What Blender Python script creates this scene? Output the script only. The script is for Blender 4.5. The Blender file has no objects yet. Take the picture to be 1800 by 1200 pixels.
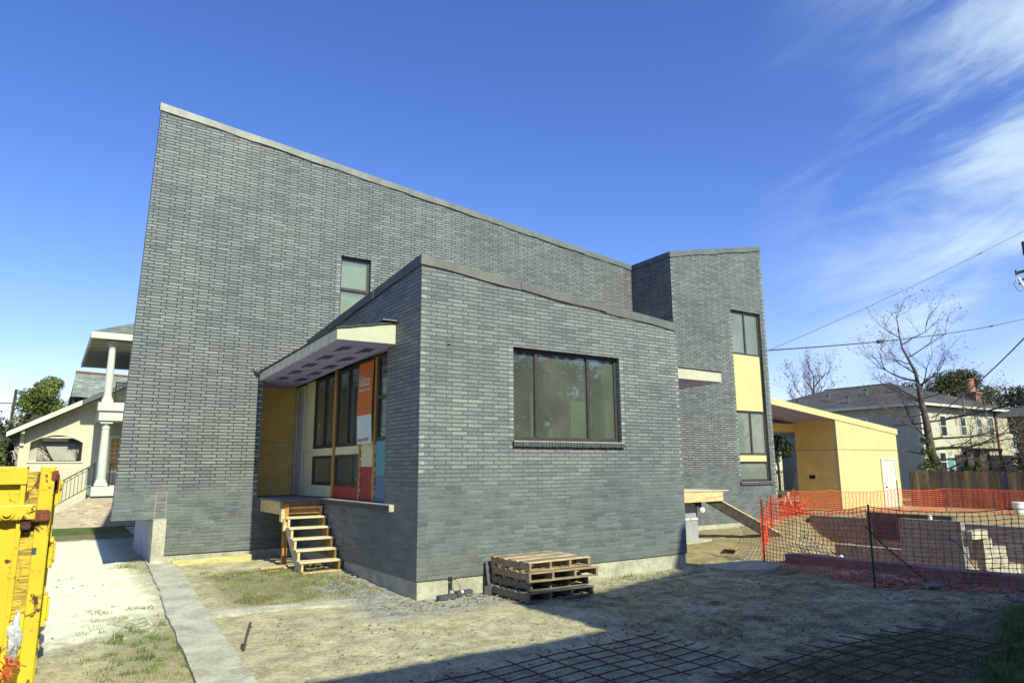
import bpy, bmesh, math, random
from mathutils import Vector, Matrix, noise
random.seed(7)
sc = bpy.context.scene
COL = sc.collection
R = math.radians

# ------------------------------------------------------------------ camera
CAMH = 1.98
p_, r_, a_ = R(10.408), R(-0.3847), R(56.172)
F = Vector((math.cos(p_)*math.cos(a_), math.cos(p_)*math.sin(a_), math.sin(p_)))
R0 = Vector((math.sin(a_), -math.cos(a_), 0)); U0 = R0.cross(F)
RR = math.cos(r_)*R0 + math.sin(r_)*U0
UU = -math.sin(r_)*R0 + math.cos(r_)*U0
cd = bpy.data.cameras.new('camera'); cam = bpy.data.objects.new('camera', cd); COL.objects.link(cam)
cam.matrix_world = Matrix(((RR.x, UU.x, -F.x, 0), (RR.y, UU.y, -F.y, 0), (RR.z, UU.z, -F.z, CAMH), (0, 0, 0, 1)))
cd.sensor_width = 36; cd.lens = 1208.22/1800*36
cd.clip_start = 0.05; cd.clip_end = 3000
sc.camera = cam

# ------------------------------------------------------------------ world, sun, exposure
SUN_EL, SUN_AZ = R(41), R(-0.5)      # sun stands behind the camera, half a degree off the facade normal
w = bpy.data.worlds.new('World'); sc.world = w; w.use_nodes = True
nt = w.node_tree; N = nt.nodes; L = nt.links; N.clear()
out = N.new('ShaderNodeOutputWorld'); bg = N.new('ShaderNodeBackground'); bg.inputs[1].default_value = 0.098
sky = N.new('ShaderNodeTexSky'); sky.sky_type = 'NISHITA'; sky.sun_disc = False
sky.sun_elevation = SUN_EL; sky.sun_rotation = math.pi - SUN_AZ
sky.air_density = 1.0; sky.dust_density = 0.35; sky.ozone_density = 2.6; sky.altitude = 200
tc = N.new('ShaderNodeTexCoord')
# thin cirrus: streaky noise laid out along a fixed compass direction, gathered in one quarter of the sky
def wdot(v):
    d = N.new('ShaderNodeVectorMath'); d.operation = 'DOT_PRODUCT'; d.inputs[1].default_value = v; L.new(tc.outputs['Generated'], d.inputs[0]); return d.outputs['Value']
def wmath(op, a, b, clamp=False):
    m = N.new('ShaderNodeMath'); m.operation = op; m.use_clamp = clamp
    for i, v in enumerate((a, b)):
        if hasattr(v, 'is_linked'): L.new(v, m.inputs[i])
        else: m.inputs[i].default_value = v
    return m.outputs[0]
def wrng(v, a, b, c=0.0, d=1.0):
    m = N.new('ShaderNodeMapRange'); m.interpolation_type = 'SMOOTHSTEP'
    for i, x in ((1, a), (2, b), (3, c), (4, d)): m.inputs[i].default_value = x
    L.new(v, m.inputs[0]); return m.outputs[0]
cdir = Vector((0.93, 0.27, 0.25)).normalized()
e1 = (Vector((.84, -.54, 0))*.93+Vector((-.09, -.14, .98))*.36); e1 = (e1-cdir*e1.dot(cdir)).normalized(); e2 = cdir.cross(e1).normalized()
cu_, cv_, cc_ = wdot(e1), wdot(e2), wdot(cdir)
cx = N.new('ShaderNodeCombineXYZ'); L.new(wmath('MULTIPLY', cu_, 2.3), cx.inputs[0]); L.new(wmath('MULTIPLY', cv_, 8.5), cx.inputs[1])
n1 = N.new('ShaderNodeTexNoise'); n1.inputs['Scale'].default_value = 1.0; n1.inputs['Detail'].default_value = 9; n1.inputs['Roughness'].default_value = .58; n1.inputs['Distortion'].default_value = .35
L.new(cx.outputs[0], n1.inputs['Vector'])
cx2 = N.new('ShaderNodeCombineXYZ'); L.new(wmath('MULTIPLY', cu_, 2.0), cx2.inputs[0]); L.new(wmath('MULTIPLY', cv_, 3.2), cx2.inputs[1]); cx2.inputs[2].default_value = 3.7
n2 = N.new('ShaderNodeTexNoise'); n2.inputs['Scale'].default_value = 1.3; n2.inputs['Detail'].default_value = 4; L.new(cx2.outputs[0], n2.inputs['Vector'])
streak = wmath('MULTIPLY', wrng(n1.outputs[0], .38, .64), wrng(n2.outputs[0], .32, .56, .25, 1.0))
mask = wmath('MULTIPLY', wrng(wdot((.83, -.556, 0)), .29, .56), wrng(cc_, .80, .93))
mu2 = N.new('ShaderNodeMath'); mu2.operation = 'MULTIPLY'; mu2.inputs[1].default_value = .74; L.new(wmath('MULTIPLY', streak, mask), mu2.inputs[0])
hs = N.new('ShaderNodeHueSaturation'); hs.inputs['Saturation'].default_value = 1.25; hs.inputs['Value'].default_value = 1.19
tn_ = N.new('ShaderNodeMix'); tn_.data_type = 'RGBA'; tn_.blend_type = 'MULTIPLY'; tn_.inputs[0].default_value = 1; tn_.inputs[7].default_value = (1.10, .95, 1.10, 1)
L.new(sky.outputs[0], tn_.inputs[6]); L.new(tn_.outputs[2], hs.inputs['Color'])
mx = N.new('ShaderNodeMix'); mx.data_type = 'RGBA'; L.new(mu2.outputs[0], mx.inputs[0]); L.new(hs.outputs[0], mx.inputs[6]); mx.inputs[7].default_value = (5.2, 6.4, 6.9, 1)
L.new(mx.outputs[2], bg.inputs[0]); L.new(bg.outputs[0], out.inputs[0])

sd = bpy.data.lights.new('sun', 'SUN'); sun = bpy.data.objects.new('sun', sd); COL.objects.link(sun)
sd.energy = 3.9; sd.angle = R(.53); sd.color = (.985, .985, .77)
sdir = Vector((math.sin(SUN_AZ)*math.cos(SUN_EL), -math.cos(SUN_AZ)*math.cos(SUN_EL), math.sin(SUN_EL)))
sun.rotation_euler = sdir.to_track_quat('Z', 'Y').to_euler()

sc.view_settings.view_transform = 'Standard'; sc.view_settings.look = 'None'
sc.view_settings.exposure = 0.72; sc.view_settings.gamma = 1
sc.render.resolution_x = 1024; sc.render.resolution_y = 682

# ------------------------------------------------------------------ materials
def newmat(name):
    m = bpy.data.materials.new(name); m.use_nodes = True
    return m, m.node_tree.nodes, m.node_tree.links, m.node_tree.nodes['Principled BSDF']

def mixrgb(N, L, fac, c1, c2, mode='MIX'):
    m = N.new('ShaderNodeMix'); m.data_type = 'RGBA'; m.blend_type = mode
    for i, v in ((0, fac), (6, c1), (7, c2)):
        if hasattr(v, 'links') or hasattr(v, 'is_linked'): L.new(v, m.inputs[i])
        else: m.inputs[i].default_value = v if i == 0 else (tuple(v)+(1,))[:4]
    return m.outputs[2]

def math_(N, L, op, a, b=0.0, c=None, clamp=False):
    m = N.new('ShaderNodeMath'); m.operation = op; m.use_clamp = clamp
    for i, v in enumerate((a, b) if c is None else (a, b, c)):
        if hasattr(v, 'is_linked'): L.new(v, m.inputs[i])
        else: m.inputs[i].default_value = v
    return m.outputs[0]

def noise_(N, L, vec, scale, detail=4, rough=.55, dist=0):
    n = N.new('ShaderNodeTexNoise'); n.inputs['Scale'].default_value = scale; n.inputs['Detail'].default_value = detail
    n.inputs['Roughness'].default_value = rough; n.inputs['Distortion'].default_value = dist
    if vec is not None: L.new(vec, n.inputs['Vector'])
    return n.outputs[0]

def rng(N, L, v, a, b, c=0.0, d=1.0, smooth=True):
    m = N.new('ShaderNodeMapRange'); m.interpolation_type = 'SMOOTHSTEP' if smooth else 'LINEAR'
    for i, x in ((1, a), (2, b), (3, c), (4, d)): m.inputs[i].default_value = x
    L.new(v, m.inputs[0]); return m.outputs[0]

def mat(name, col, rough=.7, var=.12, scale=6, bump=.0, bscale=40, metal=0, spec=.3, stretch=None, coord='Position', col2=None):
    """surface with two scales of mottling and optional bump"""
    m, N, L, B = newmat(name)
    if coord == 'Position': v = N.new('ShaderNodeNewGeometry').outputs['Position']
    else: v = N.new('ShaderNodeTexCoord').outputs['Object']
    if stretch:
        mp = N.new('ShaderNodeMapping'); mp.inputs['Scale'].default_value = stretch; L.new(v, mp.inputs[0]); v = mp.outputs[0]
    n = noise_(N, L, v, scale, 6, .6)
    n2 = noise_(N, L, v, scale*7.3, 3, .6)
    f = math_(N, L, 'ADD', math_(N, L, 'MULTIPLY', n, .6), math_(N, L, 'MULTIPLY', n2, .4))
    f = rng(N, L, f, .32, .68)
    c1 = tuple(x*(1-var*1.6) for x in col); c2 = tuple(min(1, x*(1+var)) for x in (col2 or col))
    L.new(mixrgb(N, L, f, c1, c2), B.inputs['Base Color'])
    B.inputs['Roughness'].default_value = rough; B.inputs['Metallic'].default_value = metal; B.inputs['Specular IOR Level'].default_value = spec
    if bump:
        b = N.new('ShaderNodeBump'); b.inputs['Strength'].default_value = bump; b.inputs['Distance'].default_value = .01
        L.new(noise_(N, L, v, bscale, 4), b.inputs['Height']); L.new(b.outputs[0], B.inputs['Normal'])
    return m

def brick_mat(name, dark, light, mort_d, mort_l, bw=.305, bh=.0678, ms=.0105, offset=.333, smear=True, rough=.62, bias=0.0):
    m, N, L, B = newmat(name)
    g = N.new('ShaderNodeNewGeometry'); P = N.new('ShaderNodeSeparateXYZ'); L.new(g.outputs['Position'], P.inputs[0])
    NN = N.new('ShaderNodeSeparateXYZ'); L.new(g.outputs['True Normal'], NN.inputs[0])
    ax = math_(N, L, 'GREATER_THAN', math_(N, L, 'ABSOLUTE', NN.outputs[0]), .6)
    u = math_(N, L, 'ADD', math_(N, L, 'MULTIPLY', P.outputs[1], ax), math_(N, L, 'MULTIPLY', P.outputs[0], math_(N, L, 'SUBTRACT', 1.0, ax)))
    cv = N.new('ShaderNodeCombineXYZ'); L.new(u, cv.inputs[0])
    wob = noise_(N, L, g.outputs['Position'], .9, 2)
    zz = math_(N, L, 'ADD', P.outputs[2], math_(N, L, 'MULTIPLY', math_(N, L, 'SUBTRACT', wob, .5), .005))
    L.new(zz, cv.inputs[1])
    br = N.new('ShaderNodeTexBrick'); L.new(cv.outputs[0], br.inputs['Vector'])
    br.offset = offset; br.offset_frequency = 2; br.squash = 1
    br.inputs['Scale'].default_value = 1; br.inputs['Brick Width'].default_value = bw; br.inputs['Row Height'].default_value = bh
    br.inputs['Mortar Size'].default_value = ms; br.inputs['Mortar Smooth'].default_value = .25; br.inputs['Bias'].default_value = bias
    br.inputs['Color1'].default_value = (0, 0, 0, 1); br.inputs['Color2'].default_value = (1, 1, 1, 1); br.inputs['Mortar'].default_value = (.5, .5, .5, 1)
    rmp = N.new('ShaderNodeValToRGB'); e = rmp.color_ramp.elements
    e[0].position = 0; e[0].color = tuple(dark)+(1,); e[1].position = 1; e[1].color = tuple(light)+(1,)
    k = e.new(.35); k.color = tuple(d*.55+l*.45 for d, l in zip(dark, light))+(1,)
    k = e.new(.80); k.color = tuple(d*.38+l*.62 for d, l in zip(dark, light))+(1,)
    L.new(br.outputs['Color'], rmp.inputs[0])
    # speckle and smudges within bricks
    sp = noise_(N, L, g.outputs['Position'], 42, 4, .7)
    big = noise_(N, L, g.outputs['Position'], .75, 4, .6)
    col = mixrgb(N, L, rng(N, L, sp, .3, .72), (.80, .82, .80), (1.22, 1.2, 1.18))
    col = mixrgb(N, L, 1.0, rmp.outputs[0], col, 'MULTIPLY')
    col = mixrgb(N, L, 1.0, col, mixrgb(N, L, rng(N, L, big, .3, .7), (.86, .87, .90), (1.12, 1.12, 1.06)), 'MULTIPLY')
    # pale mortar rub-off on some bricks
    mp = N.new('ShaderNodeMapping'); mp.inputs['Scale'].default_value = (5, 5, 13); L.new(g.outputs['Position'], mp.inputs[0])
    fl = rng(N, L, noise_(N, L, mp.outputs[0], 1.5, 4, .8), .63, .71)
    col = mixrgb(N, L, math_(N, L, 'MULTIPLY', fl, .5), col, tuple(min(1, x*1.75) for x in light))
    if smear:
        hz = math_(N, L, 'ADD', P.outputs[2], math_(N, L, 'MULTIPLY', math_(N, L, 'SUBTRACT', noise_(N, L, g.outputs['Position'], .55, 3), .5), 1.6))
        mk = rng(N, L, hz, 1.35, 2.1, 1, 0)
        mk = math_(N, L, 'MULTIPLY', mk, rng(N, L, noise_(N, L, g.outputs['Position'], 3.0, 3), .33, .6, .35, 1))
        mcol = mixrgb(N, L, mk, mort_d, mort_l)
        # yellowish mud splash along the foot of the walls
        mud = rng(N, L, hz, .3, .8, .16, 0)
        col = mixrgb(N, L, rng(N, L, hz, 1.2, 2.3, 1, 0), col, mixrgb(N, L, 1.0, col, (.66, .71, .76), 'MULTIPLY'))  # brick colour goes darker and bluer towards the bottom
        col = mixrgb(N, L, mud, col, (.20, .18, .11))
    else: mcol = mixrgb(N, L, .5, mort_d, mort_l)
    col = mixrgb(N, L, br.outputs['Fac'], col, mcol)
    L.new(col, B.inputs['Base Color']); B.inputs['Roughness'].default_value = rough; B.inputs['Specular IOR Level'].default_value = .35
    b = N.new('ShaderNodeBump'); b.inputs['Strength'].default_value = 1.0; b.inputs['Distance'].default_value = .011
    h = math_(N, L, 'ADD', math_(N, L, 'MULTIPLY', br.outputs['Fac'], -1.0), math_(N, L, 'MULTIPLY', sp, .35))
    h = math_(N, L, 'ADD', h, math_(N, L, 'MULTIPLY', br.outputs['Color'], .35))
    L.new(h, b.inputs['Height']); L.new(b.outputs[0], B.inputs['Normal'])
    return m

def glass_mat(name, tint=(.72, .80, .74), refl=1.5, dirt=.1):
    m = bpy.data.materials.new(name); m.use_nodes = True; N = m.node_tree.nodes; L = m.node_tree.links; N.clear()
    o = N.new('ShaderNodeOutputMaterial'); t = N.new('ShaderNodeBsdfTransparent'); t.inputs[0].default_value = tint+(1,)
    g = N.new('ShaderNodeBsdfGlossy'); g.inputs['Roughness'].default_value = .015; g.inputs['Color'].default_value = (.95, 1, .97, 1)
    d = N.new('ShaderNodeBsdfDiffuse'); d.inputs[0].default_value = (.42, .46, .40, 1)
    fr = N.new('ShaderNodeFresnel'); fr.inputs[0].default_value = 1.5
    f = math_(N, L, 'MULTIPLY', fr.outputs[0], refl, clamp=True)
    x = N.new('ShaderNodeMixShader'); L.new(f, x.inputs[0]); L.new(t.outputs[0], x.inputs[1]); L.new(g.outputs[0], x.inputs[2])
    geo = N.new('ShaderNodeNewGeometry')
    ns = rng(N, L, noise_(N, L, geo.outputs['Position'], 1.1, 4, .6), .3, .8, dirt*.7, dirt*1.25)
    y = N.new('ShaderNodeMixShader'); L.new(ns, y.inputs[0]); L.new(x.outputs[0], y.inputs[1]); L.new(d.outputs[0], y.inputs[2])
    # slight waviness
    b = N.new('ShaderNodeBump'); b.inputs['Strength'].default_value = .12; b.inputs['Distance'].default_value = .004
    L.new(noise_(N, L, geo.outputs['Position'], 2.2, 1), b.inputs['Height']); L.new(b.outputs[0], g.inputs['Normal'])
    L.new(y.outputs[0], o.inputs[0]); return m

def leaf_mat(name, c1, c2, scale=1.2):
    m, N, L, B = newmat(name)
    P = N.new('ShaderNodeNewGeometry').outputs['Position']
    f = rng(N, L, math_(N, L, 'ADD', math_(N, L, 'MULTIPLY', noise_(N, L, P, scale, 3), .6), math_(N, L, 'MULTIPLY', noise_(N, L, P, scale*14, 2), .4)), .38, .62)
    L.new(mixrgb(N, L, f, c1, c2), B.inputs['Base Color']); B.inputs['Roughness'].default_value = .6
    B.inputs['Specular IOR Level'].default_value = .25
    return m

M = {}
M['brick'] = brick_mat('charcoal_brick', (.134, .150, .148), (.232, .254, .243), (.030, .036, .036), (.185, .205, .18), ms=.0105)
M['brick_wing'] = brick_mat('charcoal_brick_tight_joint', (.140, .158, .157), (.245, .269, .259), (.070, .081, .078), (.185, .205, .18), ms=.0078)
M['brick_rowlock'] = mat('rowlock_brick', (.085, .098, .105), .65, .3, 9, .3, 60, stretch=(5, 5, 1))
M['flash'] = mat('galvanised_flashing', (.175, .19, .155), .5, .14, 2.2, .25, 5, metal=.35, spec=.5)
M['flash_dark'] = mat('dark_flashing', (.10, .115, .13), .5, .2, 3, .2, 6, metal=.2)  # darker, bluer flashing for side copings and roofs
M['concrete'] = mat('foundation_concrete', (.42, .41, .31), .9, .22, 3.5, .5, 30)
M['concrete_grey'] = mat('grey_concrete', (.23, .235, .225), .9, .3, 2.2, .6, 18)
M['concrete_pale'] = mat('pale_concrete', (.44, .43, .325), .92, .24, 2.6, .8, 30)
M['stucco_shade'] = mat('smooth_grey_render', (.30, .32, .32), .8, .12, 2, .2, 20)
M['cream'] = mat('cream_fascia_board', (.50, .515, .37), .6, .05, 4)
M['fascia_side'] = mat('worn_fascia_board', (.66, .65, .50), .7, .16, 5, .1)
M['purple'] = mat('purple_sheathing', (.37, .35, .66), .75, .12, 2.5, .05)
M['ink'] = mat('black_print', (.03, .03, .04), .8, .1)
M['yellow_shade'] = mat('yellow_sheathing_shade', (.84, .60, .20), .72, .10, 1.6, .06, 25)  # copy of the yellow, brightened for walls and beams in shade
M['yellow'] = mat('yellow_gypsum_sheathing', (.58, .525, .245), .75, .05, 1.2, .05, 30)
M['yellow_pale'] = mat('pale_yellow_panel', (.66, .61, .34), .7, .07, 2)
M['red'] = mat('oxide_red_panel', (.33, .045, .035), .6, .1, 3)
M['teal'] = mat('teal_panel', (.13, .32, .33), .6, .06, 2)
M['blue'] = mat('slate_blue_panel', (.10, .19, .30), .6, .06, 2)
M['white'] = mat('white_paint', (.58, .62, .52), .5, .04, 3)
M['door_grey'] = mat('pale_primed_door', (.50, .52, .45), .6, .06, 3)
M['bronze'] = mat('dark_bronze_frame', (.035, .034, .034), .38, .15, 8, spec=.5)
M['bronze_lit'] = mat('bronze_frame_lit', (.055, .050, .046), .45, .15, 8, spec=.5)  # lighter copy of the bronze for frames in sunlight
M['glass'] = glass_mat('window_glass', (.66, .74, .66), 1.2, .15)
M['glass_film'] = glass_mat('filmed_window_glass', (.85, .92, .84), 1.2, .35)
M['glass_side'] = glass_mat('porch_window_glass', (.66, .74, .68), 2.6, .10)
M['glass_dusty'] = glass_mat('dusty_window_glass', (.62, .72, .64), 1.5, .38)
M['interior'] = mat('pale_interior_board', (.52, .58, .46), .9, .15, 1.2)
M['interior_floor'] = mat('interior_slab', (.24, .24, .20), .9, .2, 1)
M['lumber'] = mat('fresh_lumber', (.62, .44, .20), .75, .22, 3, .25, 30, stretch=(1, 1, 9), col2=(.66, .50, .26))
M['lumber_x'] = mat('fresh_lumber_lengthwise', (.62, .45, .20), .75, .20, 2, .25, 20, stretch=(1.2, 7, 9), col2=(.68, .53, .28))
M['lumber_pale'] = mat('sunbleached_tread', (.60, .53, .34), .8, .2, 3, .25, 20, stretch=(1.5, 9, 9))
M['lumber_orange'] = mat('cedar_strip', (.48, .24, .07), .75, .25, 4, .2, 20, stretch=(6, 6, 1))
M['timber_green'] = mat('treated_timber', (.52, .47, .20), .8, .16, 2.4, .2, 18, stretch=(1, 6, 6))
M['pallet'] = mat('weathered_pallet_wood', (.33, .255, .155), .85, .38, 2.6, .4, 24, stretch=(1.5, 8, 8), coord='Object')
M['pallet_old'] = mat('grey_pallet_wood', (.20, .185, .145), .85, .38, 2.6, .4, 24, stretch=(1.5, 8, 8), coord='Object')
M['pallet_new'] = mat('fresh_pallet_wood', (.52, .42, .24), .85, .38, 2.4, .3, 24, stretch=(1.5, 8, 8), coord='Object')
M['greyboard'] = mat('grey_weathered_board', (.10, .105, .10), .85, .25, 3, .3)
M['rust'] = mat('rusted_steel', (.12, .062, .04), .85, .4, 14, .4, 60)
M['rust_red'] = mat('red_rust_patch', (.20, .06, .035), .85, .4, 10, .4, 60)
M['steel_dark'] = mat('dark_steel', (.045, .045, .045), .6, .3, 10, .2)
M['black'] = mat('black_metal', (.02, .02, .022), .45, .1, 8)
M['mesh_orange'] = mat('orange_plastic_mesh', (.85, .10, .035), .5, .15, 5)
M['mesh_node'] = mat('dark_red_mesh', (.42, .045, .022), .55, .3, 5)
M['pipe_white'] = mat('white_pvc', (.72, .74, .66), .35, .06, 6)
M['stucco'] = mat('warm_cream_stucco', (.56, .53, .38), .85, .06, 1.2, .2, 30)
M['stucco_trim'] = mat('cream_trim', (.72, .71, .50), .6, .04, 2)
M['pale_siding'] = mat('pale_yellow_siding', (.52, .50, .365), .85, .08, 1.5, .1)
M['shade_siding'] = mat('grey_siding_shade_tone', (.40, .38, .31), .85, .1, 1.5, .1)  # darker copy of the pale siding for the shaded wall; also shed, cabinet
M['soffit'] = mat('beadboard_soffit', (.42, .39, .31), .8, .08, 2)
M['shutter'] = mat('orange_blind', (.52, .26, .10), .7, .1, 3)
M['darkwin'] = mat('dark_window_glass', (.03, .04, .045), .12, .2, 3, spec=.8)
M['terracotta'] = mat('terracotta_pot', (.42, .19, .10), .8, .15, 5)
M['bark'] = mat('grey_bark', (.115, .095, .072), .9, .35, 4, .8, 25)
M['bark_dark'] = mat('dark_bark', (.055, .045, .036), .9, .3, 4, .6, 25)
M['dryleaf'] = leaf_mat('dry_brown_leaf', (.10, .055, .025), (.19, .12, .05), 3)
M['pine'] = leaf_mat('pine_needles', (.03, .055, .012), (.20, .24, .05), 1.1)
M['ever'] = leaf_mat('evergreen_leaves', (.03, .05, .016), (.11, .125, .04), .5)
M['bush'] = leaf_mat('dark_shrub_leaves', (.012, .028, .012), (.075, .10, .035), 2)
M['ivy'] = leaf_mat('ivy_leaves', (.03, .055, .014), (.13, .16, .04), 2.5)
M['palm'] = leaf_mat('palm_fronds', (.035, .06, .02), (.16, .17, .06), 1.5)
M['grassblade'] = leaf_mat('lawn_blades', (.07, .12, .03), (.20, .29, .08), 2.5)
M['drygrass'] = leaf_mat('dry_grass_blades', (.13, .125, .045), (.36, .32, .16), 2.5)
M['stone'] = mat('loose_stone', (.27, .26, .205), .9, .35, 4, .4, 30)
M['clod'] = mat('dark_soil_clod', (.13, .125, .10), .95, .3, 6, .5, 30)
M['cable'] = mat('black_cable', (.02, .02, .025), .6, .1)
M['cable_grey'] = mat('grey_cable', (.07, .08, .10), .6, .1)
M['plastic_bag'] = mat('cloudy_plastic_film', (.50, .52, .50), .25, .35, 9, 1.0, 25, spec=.6)
M['nbrick'] = brick_mat('pink_house_brick', (.38, .22, .15), (.62, .54, .40), (.48, .45, .34), (.50, .47, .36), bw=.21, bh=.075, ms=.014, offset=.5, smear=False)
M['redbrick'] = brick_mat('red_house_brick', (.17, .07, .05), (.26, .12, .08), (.22, .18, .14), (.22, .18, .14), bw=.21, bh=.075, ms=.012, offset=.5, smear=False)
M['cmu'] = brick_mat('concrete_block', (.24, .25, .24), (.33, .34, .32), (.15, .15, .135), (.21, .21, .19), bw=.4, bh=.2, ms=.012, offset=.5, smear=False, rough=.95)
M['yellow_dark'] = mat('shutter_yellow', (.60, .48, .10), .6, .1)

def shingle(name, c1, c2, s=1.0):
    m, N, L, B = newmat(name)
    g = N.new('ShaderNodeNewGeometry'); mp = N.new('ShaderNodeMapping'); L.new(g.outputs['Position'], mp.inputs[0])
    br = N.new('ShaderNodeTexBrick'); P = N.new('ShaderNodeSeparateXYZ'); L.new(mp.outputs[0], P.inputs[0])
    cv = N.new('ShaderNodeCombineXYZ'); L.new(math_(N, L, 'ADD', P.outputs[0], math_(N, L, 'MULTIPLY', P.outputs[1], .7)), cv.inputs[0]); L.new(P.outputs[2], cv.inputs[1])
    L.new(cv.outputs[0], br.inputs['Vector']); br.inputs['Scale'].default_value = s; br.inputs['Brick Width'].default_value = .3; br.inputs['Row Height'].default_value = .09
    br.inputs['Mortar Size'].default_value = .008
    br.inputs['Color1'].default_value = tuple(c1)+(1,); br.inputs['Color2'].default_value = tuple(c2)+(1,); br.inputs['Mortar'].default_value = tuple(x*.5 for x in c1)+(1,)
    n = rng(N, L, noise_(N, L, g.outputs['Position'], .5, 4), .3, .7)
    L.new(mixrgb(N, L, 1.0, br.outputs[0], mixrgb(N, L, n, (.8, .8, .8), (1.25, 1.22, 1.18)), 'MULTIPLY'), B.inputs['Base Color'])
    B.inputs['Roughness'].default_value = .9; return m
M['shingle_grey'] = shingle('grey_green_shingles', (.13, .16, .13), (.27, .30, .25))
M['shingle_dark'] = shingle('charcoal_shingles', (.045, .045, .045), (.085, .083, .08))

def paint_mat(name, base=(.80, .60, .015), scratch=0.0):
    """yellow enamel with rust spots, scratches and grime"""
    m, N, L, B = newmat(name)
    P = N.new('ShaderNodeNewGeometry').outputs['Position']
    big = noise_(N, L, P, 1.8, 5, .65)
    col = mixrgb(N, L, rng(N, L, big, .3, .7), tuple(x*.82 for x in base), base)
    rs = noise_(N, L, P, 8, 9, .72, .4)
    k = rng(N, L, rs, .565, .60)
    mp = N.new('ShaderNodeMapping'); mp.inputs['Scale'].default_value = (16, 16, 3.2); mp.inputs['Rotation'].default_value = (0, R(12), 0); L.new(P, mp.inputs[0])
    mp2 = N.new('ShaderNodeMapping'); mp2.inputs['Scale'].default_value = (2.5, 2.5, 26); mp2.inputs['Rotation'].default_value = (R(6), R(-22), 0); L.new(P, mp2.inputs[0])
    s1 = rng(N, L, noise_(N, L, mp2.outputs[0], 2.2, 7, .7), .60-scratch*.16, .635-scratch*.14)
    s2 = rng(N, L, noise_(N, L, mp.outputs[0], 1.7, 6, .7), .64-scratch*.12, .68-scratch*.10)
    col = mixrgb(N, L, math_(N, L, 'MULTIPLY', s1, .35+scratch*.6), col, (.16, .105, .05))
    col = mixrgb(N, L, math_(N, L, 'MULTIPLY', s2, .25+scratch*.55), col, (.22, .16, .07))
    col = mixrgb(N, L, k, col, (.11, .045, .022))
    L.new(col, B.inputs['Base Color']); B.inputs['Roughness'].default_value = .42
    b = N.new('ShaderNodeBump'); b.inputs['Strength'].default_value = .5; b.inputs['Distance'].default_value = .006
    L.new(math_(N, L, 'ADD', big, math_(N, L, 'MULTIPLY', k, -.4)), b.inputs['Height']); L.new(b.outputs[0], B.inputs['Normal'])
    return m
M['dump'] = paint_mat('worn_yellow_enamel', (.74, .56, .035))
M['dump_scr'] = paint_mat('scratched_yellow_enamel', (.70, .53, .06), .62)

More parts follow.
